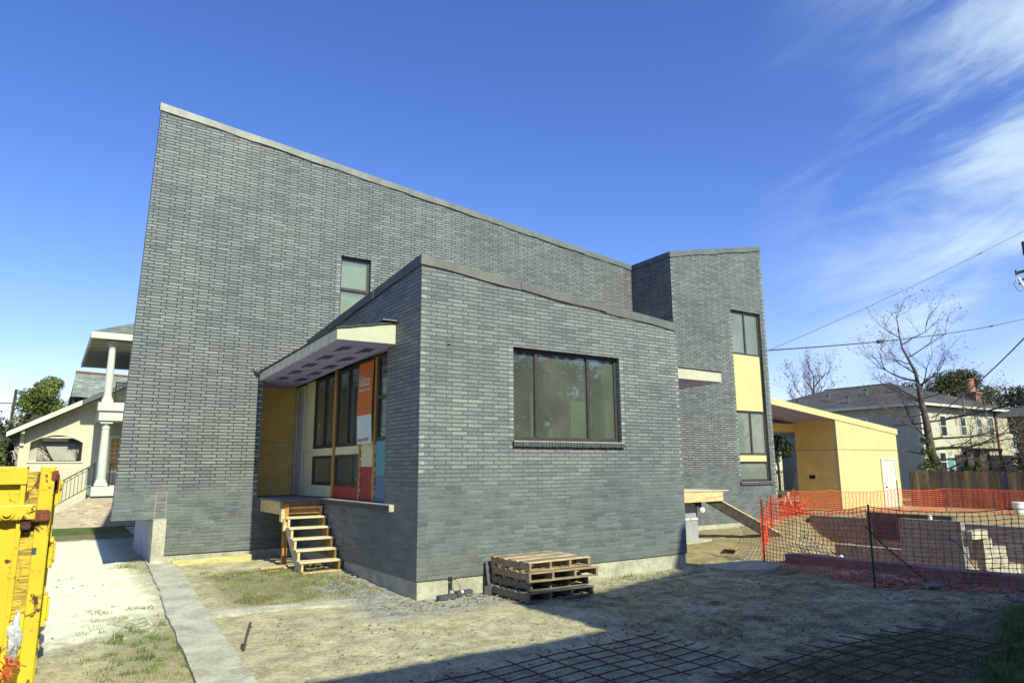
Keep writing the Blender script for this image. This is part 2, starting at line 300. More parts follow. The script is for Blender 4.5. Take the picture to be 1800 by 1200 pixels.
# ------------------------------------------------------------------ mesh helpers
class MB:
    def __init__(s): s.v = []; s.f = []; s.m = []
    def add(s, vs, fs, m=0):
        o = len(s.v); s.v += [tuple(v) for v in vs]
        for f in fs: s.f.append(tuple(i+o for i in f)); s.m.append(m)
    def hexa(s, p, m=0):   # p: 4 bottom (ccw), 4 top
        s.add(p, [(3, 2, 1, 0), (4, 5, 6, 7), (0, 1, 5, 4), (1, 2, 6, 5), (2, 3, 7, 6), (3, 0, 4, 7)], m)
    def box(s, x0, x1, y0, y1, z0, z1, m=0):
        s.hexa([(x0, y0, z0), (x1, y0, z0), (x1, y1, z0), (x0, y1, z0), (x0, y0, z1), (x1, y0, z1), (x1, y1, z1), (x0, y1, z1)], m)
    def obox(s, c, dx, dy, dz, ux=(1, 0, 0), uy=(0, 1, 0), uz=(0, 0, 1), m=0):
        c = Vector(c); ux, uy, uz = Vector(ux).normalized()*dx/2, Vector(uy).normalized()*dy/2, Vector(uz).normalized()*dz/2
        s.hexa([c-ux-uy-uz, c+ux-uy-uz, c+ux+uy-uz, c-ux+uy-uz, c-ux-uy+uz, c+ux-uy+uz, c+ux+uy+uz, c-ux+uy+uz], m)
    def prism(s, poly, axis, a, b, m=0):
        """poly of 2d points in the plane across axis; axis 'x': (y,z), 'y': (x,z), 'z': (x,y)"""
        def P(q, t): return {'x': (t, q[0], q[1]), 'y': (q[0], t, q[1]), 'z': (q[0], q[1], t)}[axis]
        n = len(poly); vs = [P(q, a) for q in poly]+[P(q, b) for q in poly]
        fs = [tuple(range(n)), tuple(range(2*n-1, n-1, -1))]+[(i, i+n, (i+1) % n+n, (i+1) % n) for i in range(n)]
        s.add(vs, fs, m)
    def tube(s, pts, rad, n=6, m=0, cap=True):
        pts = [Vector(p) for p in pts]
        if not hasattr(rad, '__len__'): rad = [rad]*len(pts)
        o = len(s.v); k = len(pts); ref = None
        for i, p in enumerate(pts):
            t = (pts[min(i+1, k-1)]-pts[max(i-1, 0)]).normalized()
            if ref is None: ref = t.orthogonal().normalized()
            ref = (ref-t*ref.dot(t))
            if ref.length < 1e-5: ref = t.orthogonal()
            ref.normalize(); b = t.cross(ref)
            for j in range(n):
                a = 2*math.pi*j/n; s.v.append(tuple(p+(ref*math.cos(a)+b*math.sin(a))*rad[i]))
        for i in range(k-1):
            for j in range(n):
                s.f.append((o+i*n+j, o+i*n+(j+1) % n, o+(i+1)*n+(j+1) % n, o+(i+1)*n+j)); s.m.append(m)
        if cap and n > 2:
            s.f.append(tuple(o+j for j in range(n-1, -1, -1))); s.m.append(m)
            s.f.append(tuple(o+(k-1)*n+j for j in range(n))); s.m.append(m)
    def lathe(s, c, prof, n=16, m=0, axis=(0, 0, 1)):
        s.tube_profile(c, prof, n, m, axis)
    def tube_profile(s, c, prof, n, m, axis):
        ax = Vector(axis).normalized(); u = ax.orthogonal().normalized(); b = ax.cross(u); c = Vector(c); o = len(s.v)
        for (r, h) in prof:
            for j in range(n):
                a = 2*math.pi*j/n; s.v.append(tuple(c+ax*h+(u*math.cos(a)+b*math.sin(a))*r))
        for i in range(len(prof)-1):
            for j in range(n):
                s.f.append((o+i*n+j, o+i*n+(j+1) % n, o+(i+1)*n+(j+1) % n, o+(i+1)*n+j)); s.m.append(m)
        s.f.append(tuple(o+j for j in range(n-1, -1, -1))); s.m.append(m)
        s.f.append(tuple(o+(len(prof)-1)*n+j for j in range(n))); s.m.append(m)
    def blob(s, c, rx, ry, rz, m=0, seed=0, n=7, amp=.25):
        c = Vector(c); o = len(s.v); rows = max(4, n//2+1)
        for i in range(rows+1):
            th = math.pi*i/rows
            for j in range(n):
                ph = 2*math.pi*j/n+i*.3
                d = Vector((math.sin(th)*math.cos(ph), math.sin(th)*math.sin(ph), math.cos(th)))
                k = 1+amp*noise.noise(d*1.7+Vector((seed*3.1, seed*1.7, 0)))
                s.v.append((c.x+d.x*rx*k, c.y+d.y*ry*k, c.z+d.z*rz*k))
        for i in range(rows):
            for j in range(n):
                s.f.append((o+i*n+j, o+(i+1)*n+j, o+(i+1)*n+(j+1) % n, o+i*n+(j+1) % n)); s.m.append(m)

BASE = {}
def tag(o, label=None, cat=None, group=None, kind=None):
    if label: o['label'] = label
    if cat: o['category'] = cat
    if group: o['group'] = group
    if kind: o['kind'] = kind
    return o
def thing(name, label, cat, base, group=None):
    o = bpy.data.objects.new(name, None); COL.objects.link(o); o.location = base; BASE[o] = Vector(base); o.empty_display_size = .2
    return tag(o, label, cat, group)
def build(name, mb, mats, parent=None, label=None, base=None, smooth=False, bevel=0, kind=None, cat=None, group=None):
    if not isinstance(mats, (list, tuple)): mats = [mats]
    b = BASE[parent] if parent is not None else Vector(base or (0, 0, 0))
    me = bpy.data.meshes.new(name); me.from_pydata([(v[0]-b.x, v[1]-b.y, v[2]-b.z) for v in mb.v], [], mb.f)
    for m in mats: me.materials.append(M[m] if isinstance(m, str) else m)
    if len(mats) > 1: me.polygons.foreach_set('material_index', mb.m)
    if smooth: me.polygons.foreach_set('use_smooth', [True]*len(me.polygons))
    me.update()
    bm = bmesh.new(); bm.from_mesh(me); 
    if not (kind == 'stuff') and len(me.polygons) < 20000: bmesh.ops.recalc_face_normals(bm, faces=bm.faces)
    bm.to_mesh(me); bm.free()
    o = bpy.data.objects.new(name, me); COL.objects.link(o); BASE[o] = b
    if parent is not None: o.parent = parent
    else: o.location = b
    if bevel:
        md = o.modifiers.new('bevel', 'BEVEL'); md.width = bevel; md.segments = 2; md.limit_method = 'ANGLE'
    return tag(o, label, cat, group, kind)
def copy_tree(o, parent=None, name=None):
    c = o.copy(); COL.objects.link(c); c.parent = parent
    for ch in list(o.children): copy_tree(ch, c)
    return c

def boxes(name, lst, mats, parent):
    for q in lst: mb_ = MB(); mb_.box(*q); build(name, mb_, mats, parent)
def lerp(a, b, t): return a+(b-a)*t
def wall_pieces(mb, axis, plane0, plane1, u0, u1, bot, top, holes, m=0):
    """axis 'y' wall spans x; axis 'x' wall spans y. bot/top are functions of u; holes (u0,u1,z0,z1)"""
    br = sorted(set([u0, u1]+[h[0] for h in holes]+[h[1] for h in holes])); br = [b for b in br if u0-1e-6 <= b <= u1+1e-6]
    for a, b in zip(br[:-1], br[1:]):
        mid = (a+b)/2; cuts = sorted([(h[2], h[3]) for h in holes if h[0] <= mid <= h[1]])
        lo = (bot(a), bot(b))
        for (z0, z1) in cuts:
            if z0 > max(lo)+1e-4: mb.prism([(a, lo[0]), (b, lo[1]), (b, z0), (a, z0)], axis, plane0, plane1, m)
            lo = (z1, z1)
        mb.prism([(a, lo[0]), (b, lo[1]), (b, top(b)), (a, top(a))], axis, plane0, plane1, m)

def sstep(x, a, b):
    t = max(0, min(1, (x-a)/(b-a))); return t*t*(3-2*t)
def gz(x, y):
    """ground height"""
    h = .09*sstep(y, 10.2, 13.5)
    h += .05*sstep(x, 9, 14)*sstep(y, 9, 12)
    return h

# ================================================================== GROUND
def pit(x, y):
    if x < 13.3 or x > 22.9: return 0
    s = (y-9.4)*.840-(x-13.3)*.542      # distance beyond the bank line
    return -.75*sstep(-s, -.1, 1.2)
def ground():
    def lines(lo, hi, step, far_lo, far_hi):
        a = []; x = lo
        while x <= hi+1e-6: a.append(round(x, 4)); x += step
        g = step*1.35; x = lo
        left = []
        while x > far_lo: x -= g; g *= 1.3; left.append(x)
        g = step*1.35; x = a[-1]; right = []
        while x < far_hi: x += g; g *= 1.3; right.append(x)
        return left[::-1]+a+right
    xs = lines(-2.0, 23.2, .09, -900, 1500); ys = lines(2.0, 20.0, .09, -600, 1500)
    xs = sorted(xs+[13.30, 13.302, 22.9, 22.902])
    mb = MB(); nx, ny = len(xs), len(ys)
    for y in ys:
        for x in xs:
            d = max(abs(x-8)-15, abs(y-11)-9, 0)
            k = 1.0/(1+d*.3)
            z = gz(x, y)+pit(x, y)
            if 1.0 < y < 19:
                z += (noise.noise(Vector((x*1.1, y*1.1, 0)))*.026+noise.noise(Vector((x*3.7, y*3.7, 5)))*.02+noise.noise(Vector((x*9, y*9, 2)))*.013)*k
                if pit(x, y) < -.02: z += noise.noise(Vector((x*2, y*2, 9)))*.10
            # wheel ruts in the dirt in front
            if 6.2 < x < 14 and y < 9.5: z += .016*math.sin((y*2.1+x*.9)*1.2+noise.noise(Vector((x*.5, y*.5, 0)))*4)
            mb.v.append((x, y, z))
    for j in range(ny-1):
        for i in range(nx-1):
            mb.f.append((j*nx+i, j*nx+i+1, (j+1)*nx+i+1, (j+1)*nx+i)); mb.m.append(0)
    m, N, L, B = newmat('dirt_sand_and_turf')
    g = N.new('ShaderNodeNewGeometry').outputs['Position']; S = N.new('ShaderNodeSeparateXYZ'); L.new(g, S.inputs[0])
    nA = noise_(N, L, g, .9, 6, .65); nB = noise_(N, L, g, 3.3, 7, .68); nC = noise_(N, L, g, 15, 5, .7); nD = noise_(N, L, g, 55, 3, .7)
    wx = math_(N, L, 'ADD', S.outputs[0], math_(N, L, 'MULTIPLY', math_(N, L, 'SUBTRACT', nB, .5), 1.3))
    wy = math_(N, L, 'ADD', S.outputs[1], math_(N, L, 'MULTIPLY', math_(N, L, 'SUBTRACT', nB, .5), 1.6))
    def band(v, a, b, s): 
        return math_(N, L, 'MULTIPLY', rng(N, L, v, a-s, a+s), rng(N, L, v, b-s, b+s, 1, 0))
    def AND(a, b): return math_(N, L, 'MULTIPLY', a, b)
    detail = math_(N, L, 'ADD', math_(N, L, 'MULTIPLY', nB, .45), math_(N, L, 'ADD', math_(N, L, 'MULTIPLY', nC, .35), math_(N, L, 'MULTIPLY', nD, .2)))
    dr = rng(N, L, detail, .41, .60)
    tan = mixrgb(N, L, dr, (.31, .28, .165), (.56, .52, .335))
    tan = mixrgb(N, L, rng(N, L, nA, .45, .7), tan, mixrgb(N, L, dr, (0.345, 0.310, 0.186), (0.621, 0.566, 0.345)))
    grey = mixrgb(N, L, dr, (.20, .178, .098), (.49, .43, .24))
    # fine white sand by the container
    sand = mixrgb(N, L, dr, (.70, .70, .49), (.86, .87, .64))
    msk = AND(band(wx, -9, 1.55, .22), band(wy, 10.0, 23.2, .5))
    col = mixrgb(N, L, msk, tan, sand)
    # thin turf between path and wing, weeds by the path
    turf = mixrgb(N, L, rng(N, L, nC, .35, .65), (0.117, 0.127, 0.052), (0.331, 0.304, 0.166))
    mt = AND(AND(band(wx, 2.5, 4.6, .25), band(wy, 10.9, 13.9, .35)), rng(N, L, nC, .30, .52))
    mt2 = AND(AND(band(wx, .9, 1.7, .18), band(wy, 7.9, 11.2, .6)), rng(N, L, nC, .38, .58))
    mt3 = AND(AND(band(wx, 11.2, 15.3, .4), band(wy, 11.6, 14.6, .5)), rng(N, L, nC, .45, .65, 0, .6))
    col = mixrgb(N, L, math_(N, L, 'MAXIMUM', math_(N, L, 'MAXIMUM', mt, mt2), mt3), col, turf)
    # strip of grey gravelly dirt around the foot of the wing
    mg = AND(AND(band(wx, 3.9, 7.2, .3), band(wy, 8.9, 12.2, .35)), rng(N, L, nA, .25, .5, .35, 1))
    col = mixrgb(N, L, mg, col, mixrgb(N, L, dr, (0.179, 0.186, 0.172), (0.414, 0.414, 0.359)))
    mg2 = AND(band(wx, 4.3, 11.2, .3), band(wy, 9.15, 10.4, .2))
    col = mixrgb(N, L, AND(mg2, rng(N, L, nC, .40, .6)), col, (.42, .40, .29))
    # grey-olive dirt on the right, its colour darkened for the house's shade
    mr = AND(band(wx, 6.3, 60, .8), band(wy, -60, 9.0, .5))
    col = mixrgb(N, L, mr, col, grey)
    col = mixrgb(N, L, AND(AND(mr, rng(N, L, nA, .5, .66)), rng(N, L, nC, .38, .56)), col, (.56, .53, .34))
    col = mixrgb(N, L, AND(mr, rng(N, L, noise_(N, L, g, 1.7, 6, .7), .47, .62)), col, mixrgb(N, L, dr, (.12, .10, .055), (.34, .30, .17)))
    # dark moist soil with clippings, bottom right
    ms = AND(band(wx, 5.0, 40, .5), band(wy, -40, 4.75, .25))
    col = mixrgb(N, L, ms, col, mixrgb(N, L, dr, (.085, .08, .045), (.24, .22, .12)))
    # neighbours' lawn and the bare earth before it
    me_ = AND(band(wx, -20, 12, 1), band(wy, 22.9, 25.2, .4))
    col = mixrgb(N, L, me_, col, mixrgb(N, L, dr, (.15, .125, .065), (.27, .235, .135)))
    lawn = mixrgb(N, L, dr, (.055, .095, .02), (.13, .19, .05))
    ml = math_(N, L, 'MAXIMUM', AND(band(wx, -30, 14, 1), band(wy, 24.9, 60, .25)), rng(N, L, wx, 40, 42))
    col = mixrgb(N, L, ml, col, lawn)
    far = math_(N, L, 'MAXIMUM', rng(N, L, S.outputs[1], 70, 90), rng(N, L, S.outputs[0], -30, -22, 1, 0))
    col = mixrgb(N, L, far, col, (.07, .09, .035))
    col = mixrgb(N, L, rng(N, L, wx, 19, 24), col, mixrgb(N, L, 1.0, col, (.72, .62, .52), 'MULTIPLY'))
    col = mixrgb(N, L, AND(band(wx, 11.2, 23, .4), band(wy, 9.6, 15, .4)), col, mixrgb(N, L, 1.0, col, (.70, .63, .53), 'MULTIPLY'))
    col = mixrgb(N, L, AND(rng(N, L, wx, -2.4, -2.0, 1, 0), rng(N, L, wx, -14, -13)), col, (.06, .06, .055))  # unseen ground left of the view darkened to cut bounce light
    # tiny dark litter
    lit = rng(N, L, noise_(N, L, g, 33, 2, .5), .675, .70)
    col = mixrgb(N, L, math_(N, L, 'MULTIPLY', lit, .6), col, (.05, .045, .03))
    L.new(col, B.inputs['Base Color']); B.inputs['Roughness'].default_value = .95; B.inputs['Specular IOR Level'].default_value = .12
    b = N.new('ShaderNodeBump'); b.inputs['Strength'].default_value = 1.0; b.inputs['Distance'].default_value = .06
    L.new(detail, b.inputs['Height']); L.new(b.outputs[0], B.inputs['Normal'])
    o = build('ground', mb, m, kind='structure', smooth=True)
    return o
ground()

def strip(name, pts, mats, thick=.05, label=None):
    """a cast slab from a polygon (x,y) lying a little proud of the ground, edges roughened"""
    mb = MB(); P = []
    n = len(pts)
    for i in range(n):
        a, b = Vector(pts[i]), Vector(pts[(i+1) % n]); k = max(1, int((b-a).length/.22)); nrm = Vector((b.y-a.y, a.x-b.x)).normalized()
        for j in range(k):
            q = a.lerp(b, j/k)+nrm*noise.noise(Vector((a.x+j*.7, a.y+i*3, 0)))*.035
            P.append(q)
    cx = sum(p.x for p in P)/len(P); cy = sum(p.y for p in P)/len(P)
    top = [(p.x, p.y, gz(p.x, p.y)+thick) for p in P]; bot = [(p.x, p.y, gz(p.x, p.y)-.08) for p in P]
    k = len(P); mb.add(top+bot, [tuple(range(k))]+[(i, (i+1) % k, (i+1) % k+k, i+k) for i in range(k)])
    return build(name, mb, mats, kind='structure')
# long strip by quads so it follows the rise
mb = MB(); ys = [3.5+i*.35 for i in range(39)]
lv = []
for i, y in enumerate(ys):
    xl = 1.12+(y-3.5)*.0605+noise.noise(Vector((y*1.7, 0, 0)))*.035; xr = 1.62+(y-3.5)*.062+noise.noise(Vector((y*1.6, 7, 0)))*.035
    zt = gz(1.8, y)+.045
    lv.append([(xl, y, zt-.15), (xl+.012, y, zt), (xr-.012, y, zt+.004), (xr, y, zt-.15)])
for i in range(len(lv)-1):
    a, b = lv[i], lv[i+1]
    for k in range(3): mb.add([a[k], a[k+1], b[k+1], b[k]], [(0, 1, 2, 3)])
build('path', mb, 'concrete_pale', kind='structure')
strip('cross_path', [(2.0, 10.50), (4.02, 10.22), (4.16, 10.5), (2.03, 10.86)], 'concrete_pale', .03)
strip('sidewalk', [(2.35, 18.2), (4.2, 18.2), (4.2, 27.5), (2.45, 27.2)], 'concrete_pale', .02)
strip('broken_slab', [(11.05, 9.75), (12.7, 9.95), (12.85, 9.1), (11.9, 8.75), (11.2, 9.0)], 'concrete_pale', .03)

# ================================================================== THE BRICK HOUSE
XS, XR, YB, YM, YT = 4.9, 10.9, 9.99, 16.0, 14.3
house = thing('brick_house', 'unfinished modern house of charcoal brick with slanting rooflines, the largest building', 'house', (8, 14, 0))
M['header_end'] = mat('pale_header_brick', (.30, .335, .30), .65, .30, 9, .3, 50)
def headers(mb, u0, u1, za, zb, y, ph=0):
    k = int(za/.0678)+1; random.seed(int(u0*100))
    while (k+1)*.0678 < zb:
        if (k+ph) % 2 == 0 and random.random() < .9: mb.box(u0+.004, u1-.006, y-.003, y+.01, k*.0678+.008, (k+1)*.0678-.006, 1)
        k += 1
# --- main wall
def mtop(x): return lerp(9.86, 8.40, (x-1.40)/14.1)
mb = MB()
mb.prism([(1.18, 1.0), (1.40, 1.0), (1.40, mtop(1.4))], 'y', YM, YM+.20)
wall_pieces(mb, 'y', YM, YM+.20, 1.40, 2.13, lambda x: 1.0, mtop, [])
wall_pieces(mb, 'y', YM, YM+.20, 2.13, 15.5, lambda x: .285, mtop, [(5.63, 6.42, 5.45, 7.21), (3.94, 5.12, 1.36, 3.99)])
headers(mb, 5.535, 5.63, 5.5, 7.2, YM); headers(mb, 6.425, 6.52, 5.5, 7.2, YM); headers(mb, 3.845, 3.94, 1.4, 3.95, YM, 1)
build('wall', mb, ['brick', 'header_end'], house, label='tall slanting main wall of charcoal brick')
# side and back walls of the main volume (the flank tucks in behind the front edge)
mb = MB()
def slab4(mb, a, b, z0a, z0b, z1a, z1b, t, m=0):
    a = Vector((a[0], a[1], 0)); b = Vector((b[0], b[1], 0)); n = Vector((b.y-a.y, a.x-b.x, 0)).normalized()*t
    mb.hexa([(a.x, a.y, z0a), (b.x, b.y, z0b), (b.x-n.x, b.y-n.y, z0b), (a.x-n.x, a.y-n.y, z0a),
             (a.x, a.y, z1a), (b.x, b.y, z1b), (b.x-n.x, b.y-n.y, z1b), (a.x-n.x, a.y-n.y, z1a)], m)
mb.prism([(1.205, 1.0), (1.32, 1.0), (1.53, 9.78), (1.425, 9.79)], 'y', YM+.2, YM+.42)
slab4(mb, (5.4, 27.6), (1.66, 16.42), 1.0, 1.0, 8.4, 9.7, -.2)
mb.prism([(5.4, .1), (20, .1), (20, 8.9), (15.5, 7.8), (5.4, 8.3)], 'y', 27.4, 27.6)
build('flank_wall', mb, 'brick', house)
mb = MB()   # roof deck of main volume
mb.hexa([(1.5, 16.21, 9.55), (15.5, 16.21, 8.10), (15.5, 27.4, 7.5), (5.4, 27.4, 8.3), (1.5, 16.21, 9.65), (15.5, 16.21, 8.2), (15.5, 27.4, 7.6), (5.4, 27.4, 8.4)])
mb.hexa([(1.30, 16.2, .98), (15.5, 16.2, .98), (20, 27.4, .98), (5.3, 27.4, .98), (1.3, 16.2, 1.15), (15.5, 16.2, 1.15), (20, 27.4, 1.15), (5.3, 27.4, 1.15)])
build('roof', mb, 'flash_dark', house)

def coping(p0, p1, h, out, depth, mats='flash', seed=0, drop=.012):
    """bent metal coping along a wall head, in lapped lengths with slightly wavy lower hem"""
    p0, p1 = Vector(p0), Vector(p1); out = Vector(out); mb = MB(); Ln = (p1-p0).length; n = max(2, int(Ln/1.9)); random.seed(seed)
    d = (p1-p0)/n
    for i in range(n):
        a = p0+d*i; b = p0+d*(i+1.0); k = 5
        off = .022+.008*(i % 2)
        for j in range(k):
            q = a.lerp(b, j/k); r = a.lerp(b, (j+1)/k)
            w1 = drop*math.sin(j*1.3+i*2+seed); w2 = drop*math.sin((j+1)*1.3+i*2+seed)
            o1 = out*(off+.01*abs(w1/drop) if drop else off); o2 = out*(off+.01*abs(w2/drop) if drop else off)
            zz = Vector((0, 0, 1))
            v = [q+o1-zz*(h+w1), r+o2-zz*(h+w2), r-out*depth-zz*(h*.5), q-out*depth-zz*(h*.5), q+o1, r+o2, r-out*depth, q-out*depth]
            mb.hexa(v)
    return mb
def zt(x): return mtop(x)+.19
build('coping', coping((1.37, YM, 10.0), (15.5, YM, 8.52), .165, (0, -1, 0), .22, seed=1), 'flash', house)

# --- front wing (box)
def btop(x): return lerp(5.32, 4.80, (x-XS)/6.0)
def stop(y): return lerp(5.32, 4.80, (y-YB)/6.01)
mb = MB()
wall_pieces(mb, 'y', YB, YB+.22, XS, XR, lambda x: .27, btop, [(6.72, 9.24, 2.445, 4.10), (5.37, 5.45, 4.0, 4.055)])
headers(mb, XS, XS+.098, 1.7, 5.1, YB); headers(mb, 6.625, 6.72, 2.5, 4.1, YB, 1); headers(mb, 9.245, 9.34, 2.5, 4.1, YB, 1); headers(mb, XR-.098, XR, 1.7, 4.6, YB, 1)
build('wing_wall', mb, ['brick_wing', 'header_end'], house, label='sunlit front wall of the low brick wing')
mb = MB()
wall_pieces(mb, 'x', XS, XS+.12, YB+.22, 16.0, lambda y: .27, stop, [(11.31, 16.0, 1.39, 4.10)])
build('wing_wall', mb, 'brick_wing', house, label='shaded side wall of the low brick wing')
mb = MB()
def rtop(y): return lerp(4.80, 4.30, (y-YB)/6.01)
wall_pieces(mb, 'x', XR-.2, XR, YB+.22, 16.0, lambda y: .27, rtop, [(11.9, 13.2, 1.4, 3.9)])
build('wing_wall', mb, 'brick', house)
mb = MB()
mb.hexa([(XS+.12, YB+.22, 5.0), (XR-.2, YB+.22, 4.5), (XR-.2, 16, 4.1), (XS+.12, 16, 4.55), (XS+.12, YB+.22, 5.1), (XR-.2, YB+.22, 4.6), (XR-.2, 16, 4.2), (XS+.12, 16, 4.65)])
build('roof', mb, 'flash_dark', house)
build('coping', coping((XS-.02, YB, 5.49), (XR+.02, YB, 4.98), .165, (0, -1, 0), .24, seed=3), 'flash', house)
build('coping', coping((XS, 16.0, 4.97), (XS, YB+.0, 5.488), .16, (-1, 0, 0), .24, 'flash_dark', seed=5), 'flash_dark', house)
# --- tower
def ttop(x): return lerp(8.42, 9.40, (x-15.5)/4.5)
mb = MB()
wall_pieces(mb, 'y', YT, YT+.2, 15.5, 20.0, lambda x: .29, ttop, [(18.22, 19.74, 1.50, 7.07)])
headers(mb, 15.5, 15.598, 5.0, 8.2, YT); headers(mb, 18.125, 18.22, 1.6, 7.0, YT, 1); headers(mb, 19.9, 20.0, .5, 9.1, YT)
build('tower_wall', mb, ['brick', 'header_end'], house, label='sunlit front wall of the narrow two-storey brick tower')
mb = MB(); mb.prism([(YT+.2, .29), (16.0, .29), (16.0, 8.41), (YT+.2, 8.43)], 'x', 15.5, 15.7)
build('tower_wall', mb, 'brick', house, label='shaded side wall of the brick tower')
mb = MB(); mb.prism([(YT+.2, .29), (27.6, .29), (27.6, 8.7), (YT+.2, 9.4)], 'x', 19.8, 20.0)
build('tower_wall', mb, 'brick', house)
mb = MB(); mb.hexa([(15.7, YT+.2, 8.2), (19.8, YT+.2, 9.1), (19.8, 27.4, 8.5), (15.7, 27.4, 7.6), (15.7, YT+.2, 8.3), (19.8, YT+.2, 9.2), (19.8, 27.4, 8.6), (15.7, 27.4, 7.7)])
build('roof', mb, 'flash_dark', house)
build('coping', coping((15.48, YT, 8.545), (20.03, YT, 9.525), .17, (0, -1, 0), .22, seed=8), 'flash', house)
build('coping', coping((15.5, 16.0, 8.52), (15.5, YT, 8.545), .16, (-1, 0, 0), .22, seed=9, drop=.004), 'flash_dark', house)

# --- foundations
mb = MB()
mb.prism([(2.13, -.3), (15.5, -.3), (15.5, .272), (2.13, .272)], 'y', YM+.03, YM+.3)
mb.prism([(XS+.02, -.3), (XR-.02, -.3), (XR-.02, .262), (XS+.02, .262)], 'y', YB+.02, YB+.3)
mb.prism([(YB+.3, -.3), (16.0, -.3), (16.0, .262), (YB+.3, .262)], 'x', XS+.02, XS+.25)
mb.prism([(YB+.3, -.3), (16.0, -.3), (16.0, .262), (YB+.3, .262)], 'x', XR-.3, XR-.02)
mb.prism([(15.52, -.3), (19.98, -.3), (19.98, .285), (15.52, .285)], 'y', YT+.02, YT+.3)
mb.prism([(YT+.3, -.3), (16.2, -.3), (16.2, .285), (YT+.3, .285)], 'x', 15.52, 15.8)
build('foundation', mb, 'concrete', house, bevel=.008)
mb = MB()   # pier carrying the overhang: sunlit face and rendered flank
mb.box(1.93, 2.17, YM-.03, YM+.16, -.2, .998)
pier = build('pier', mb, 'concrete_pale', house, label='pale concrete pier under the overhanging corner')
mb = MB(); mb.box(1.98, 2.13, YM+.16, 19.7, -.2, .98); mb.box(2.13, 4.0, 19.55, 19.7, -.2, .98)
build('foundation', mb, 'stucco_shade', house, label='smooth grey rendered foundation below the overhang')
# mason's white marks
def outline(x0, x1, z0, z1, t, y, rung=None):
    mb = MB(); q = [(x0, z0), (x1, z0), (x1, z1), (x0, z1)]; r_ = [(x0+t, z0+t), (x1-t, z0+t), (x1-t, z1-t), (x0+t, z1-t)]
    mb.add([(u, y-.003, v) for u, v in q+r_]+[(u, y-.001, v) for u, v in q+r_], [(i, (i+1) % 4, (i+1) % 4+4, i+4) for i in range(4)]+[(i, (i+1) % 4, (i+1) % 4+8, i+8) for i in range(4)])
    if rung: mb.box(x0+t, x1-t, y-.0035, y-.001, rung, rung+t)
    build('chalk_mark', mb, 'concrete_pale', house)
outline(1.95, 2.13, 2.33, 2.43, .008, YM); outline(1.94, 2.15, 1.0, 1.53, .0065, YM, 1.33)
random.seed(3)
for i in range(9):
    mb = MB(); x = random.uniform(1.5, 3.8); z = random.uniform(.8, 2.4); mb.obox((x, YM-.003, z), random.uniform(.04, .09), .003, .008, ux=(1, 0, random.uniform(-.3, .5)), uz=(0, 0, 1)); build('chalk_mark', mb, 'concrete_pale', house)

# --- windows
def window(name, x0, x1, z0, z1, y, mull, rails=(), fr=.055, glass='glass', depth=.07, parent=house, lab=None, subs=True):
    mb = MB()
    mb.box(x0, x1, y, y+depth, z0, z0+fr*1.3); mb.box(x0, x1, y, y+depth, z1-fr, z1)
    mb.box(x0, x0+fr, y, y+depth, z0+fr*1.3, z1-fr); mb.box(x1-fr, x1, y, y+depth, z0+fr*1.3, z1-fr)
    for q in mull: mb.box(q-.032, q+.032, y-.012, y+depth, z0+fr*1.3, z1-fr)
    for q in rails: mb.box(x0+fr, x1-fr, y-.014, y+depth, q-.035, q+.035)
    w_ = build(name, mb, 'bronze_lit', parent, label=lab, bevel=.004)
    xs = [x0+fr]+[q for q in mull]+[x1-fr]; zs = [z0+fr*1.3]+[q for q in rails]+[z1-fr]
    for i in range(len(xs)-1):
        for j in range(len(zs)-1):
            g = MB(); g.box(xs[i]+(.032 if i else 0), xs[i+1]-(.032 if i < len(xs)-2 else 0), y+.03, y+.036, zs[j]+(.035 if j else 0), zs[j+1]-(.035 if j < len(zs)-2 else 0))
            build('pane', g, glass, w_)
    return w_
W1 = window('window', 6.725, 9.235, 2.45, 4.095, YB+.10, [7.28, 8.51], lab='wide three-light window in the sunlit wing wall')
mb = MB()  # sill of rowlock bricks with a pale top
random.seed(5); x = 6.69
while x < 9.27:
    dy = random.uniform(-.006, .006); dz = random.uniform(-.004, .004)
    mb.box(x, min(x+.054, 9.28), YB-.055+dy, YB+.12, 2.345+dz, 2.428, 0); x += .0635
mb.box(6.69, 9.27, YB-.043, YB+.11, 2.352, 2.42, 1)
build('window_sill', mb, ['brick_rowlock', 'greyboard'], W1, label='sill of upright dark bricks')
mb = MB(); mb.box(6.70, 9.27, YB-.05, YB+.10, 2.4285, 2.4445); build('sill_flashing', mb, 'concrete_pale', W1)
W2 = window('window', 5.635, 6.415, 5.45, 7.205, YM+.10, [], [6.38], glass='glass_film', lab='narrow upper window in the tall main wall')
W3 = window('window', 18.225, 19.735, 5.585, 7.065, YT+.09, [18.98], glass='glass_dusty', lab='upper two-light window of the tower')
W4 = window('window', 18.225, 19.735, 2.33, 3.75, YT+.09, [18.98], glass='glass_dusty', lab='middle two-light window of the tower')
W5 = window('window', 18.225, 19.735, 1.505, 2.13, YT+.09, [], glass='glass_dusty', lab='low single window at the foot of the tower strip')
mb = MB(); mb.box(18.225, 19.62, YT+.05, YT+.15, 3.753, 5.582); build('infill_panel', mb, 'yellow', house, label='tall yellow infill panel between the tower windows')
mb = MB(); mb.box(18.225, 19.62, YT+.05, YT+.15, 2.133, 2.327); build('infill_panel', mb, 'yellow', house, label='short yellow infill band above the lowest tower window')
for z0_, z1_ in ((3.753, 5.582), (2.133, 2.327)): mb = MB(); mb.box(19.62, 19.735, YT+.10, YT+.19, z0_, z1_); build('jamb', mb, 'steel_dark', house)
mb = MB(); x = 18.16; random.seed(6)
while x < 19.8: mb.box(x, x+.054, YT-.05+random.uniform(-.004, .004), YT+.10, 1.40, 1.475, 0); x += .0635
mb.box(18.16, 19.8, YT-.04, YT+.09, 1.405, 1.468, 1)
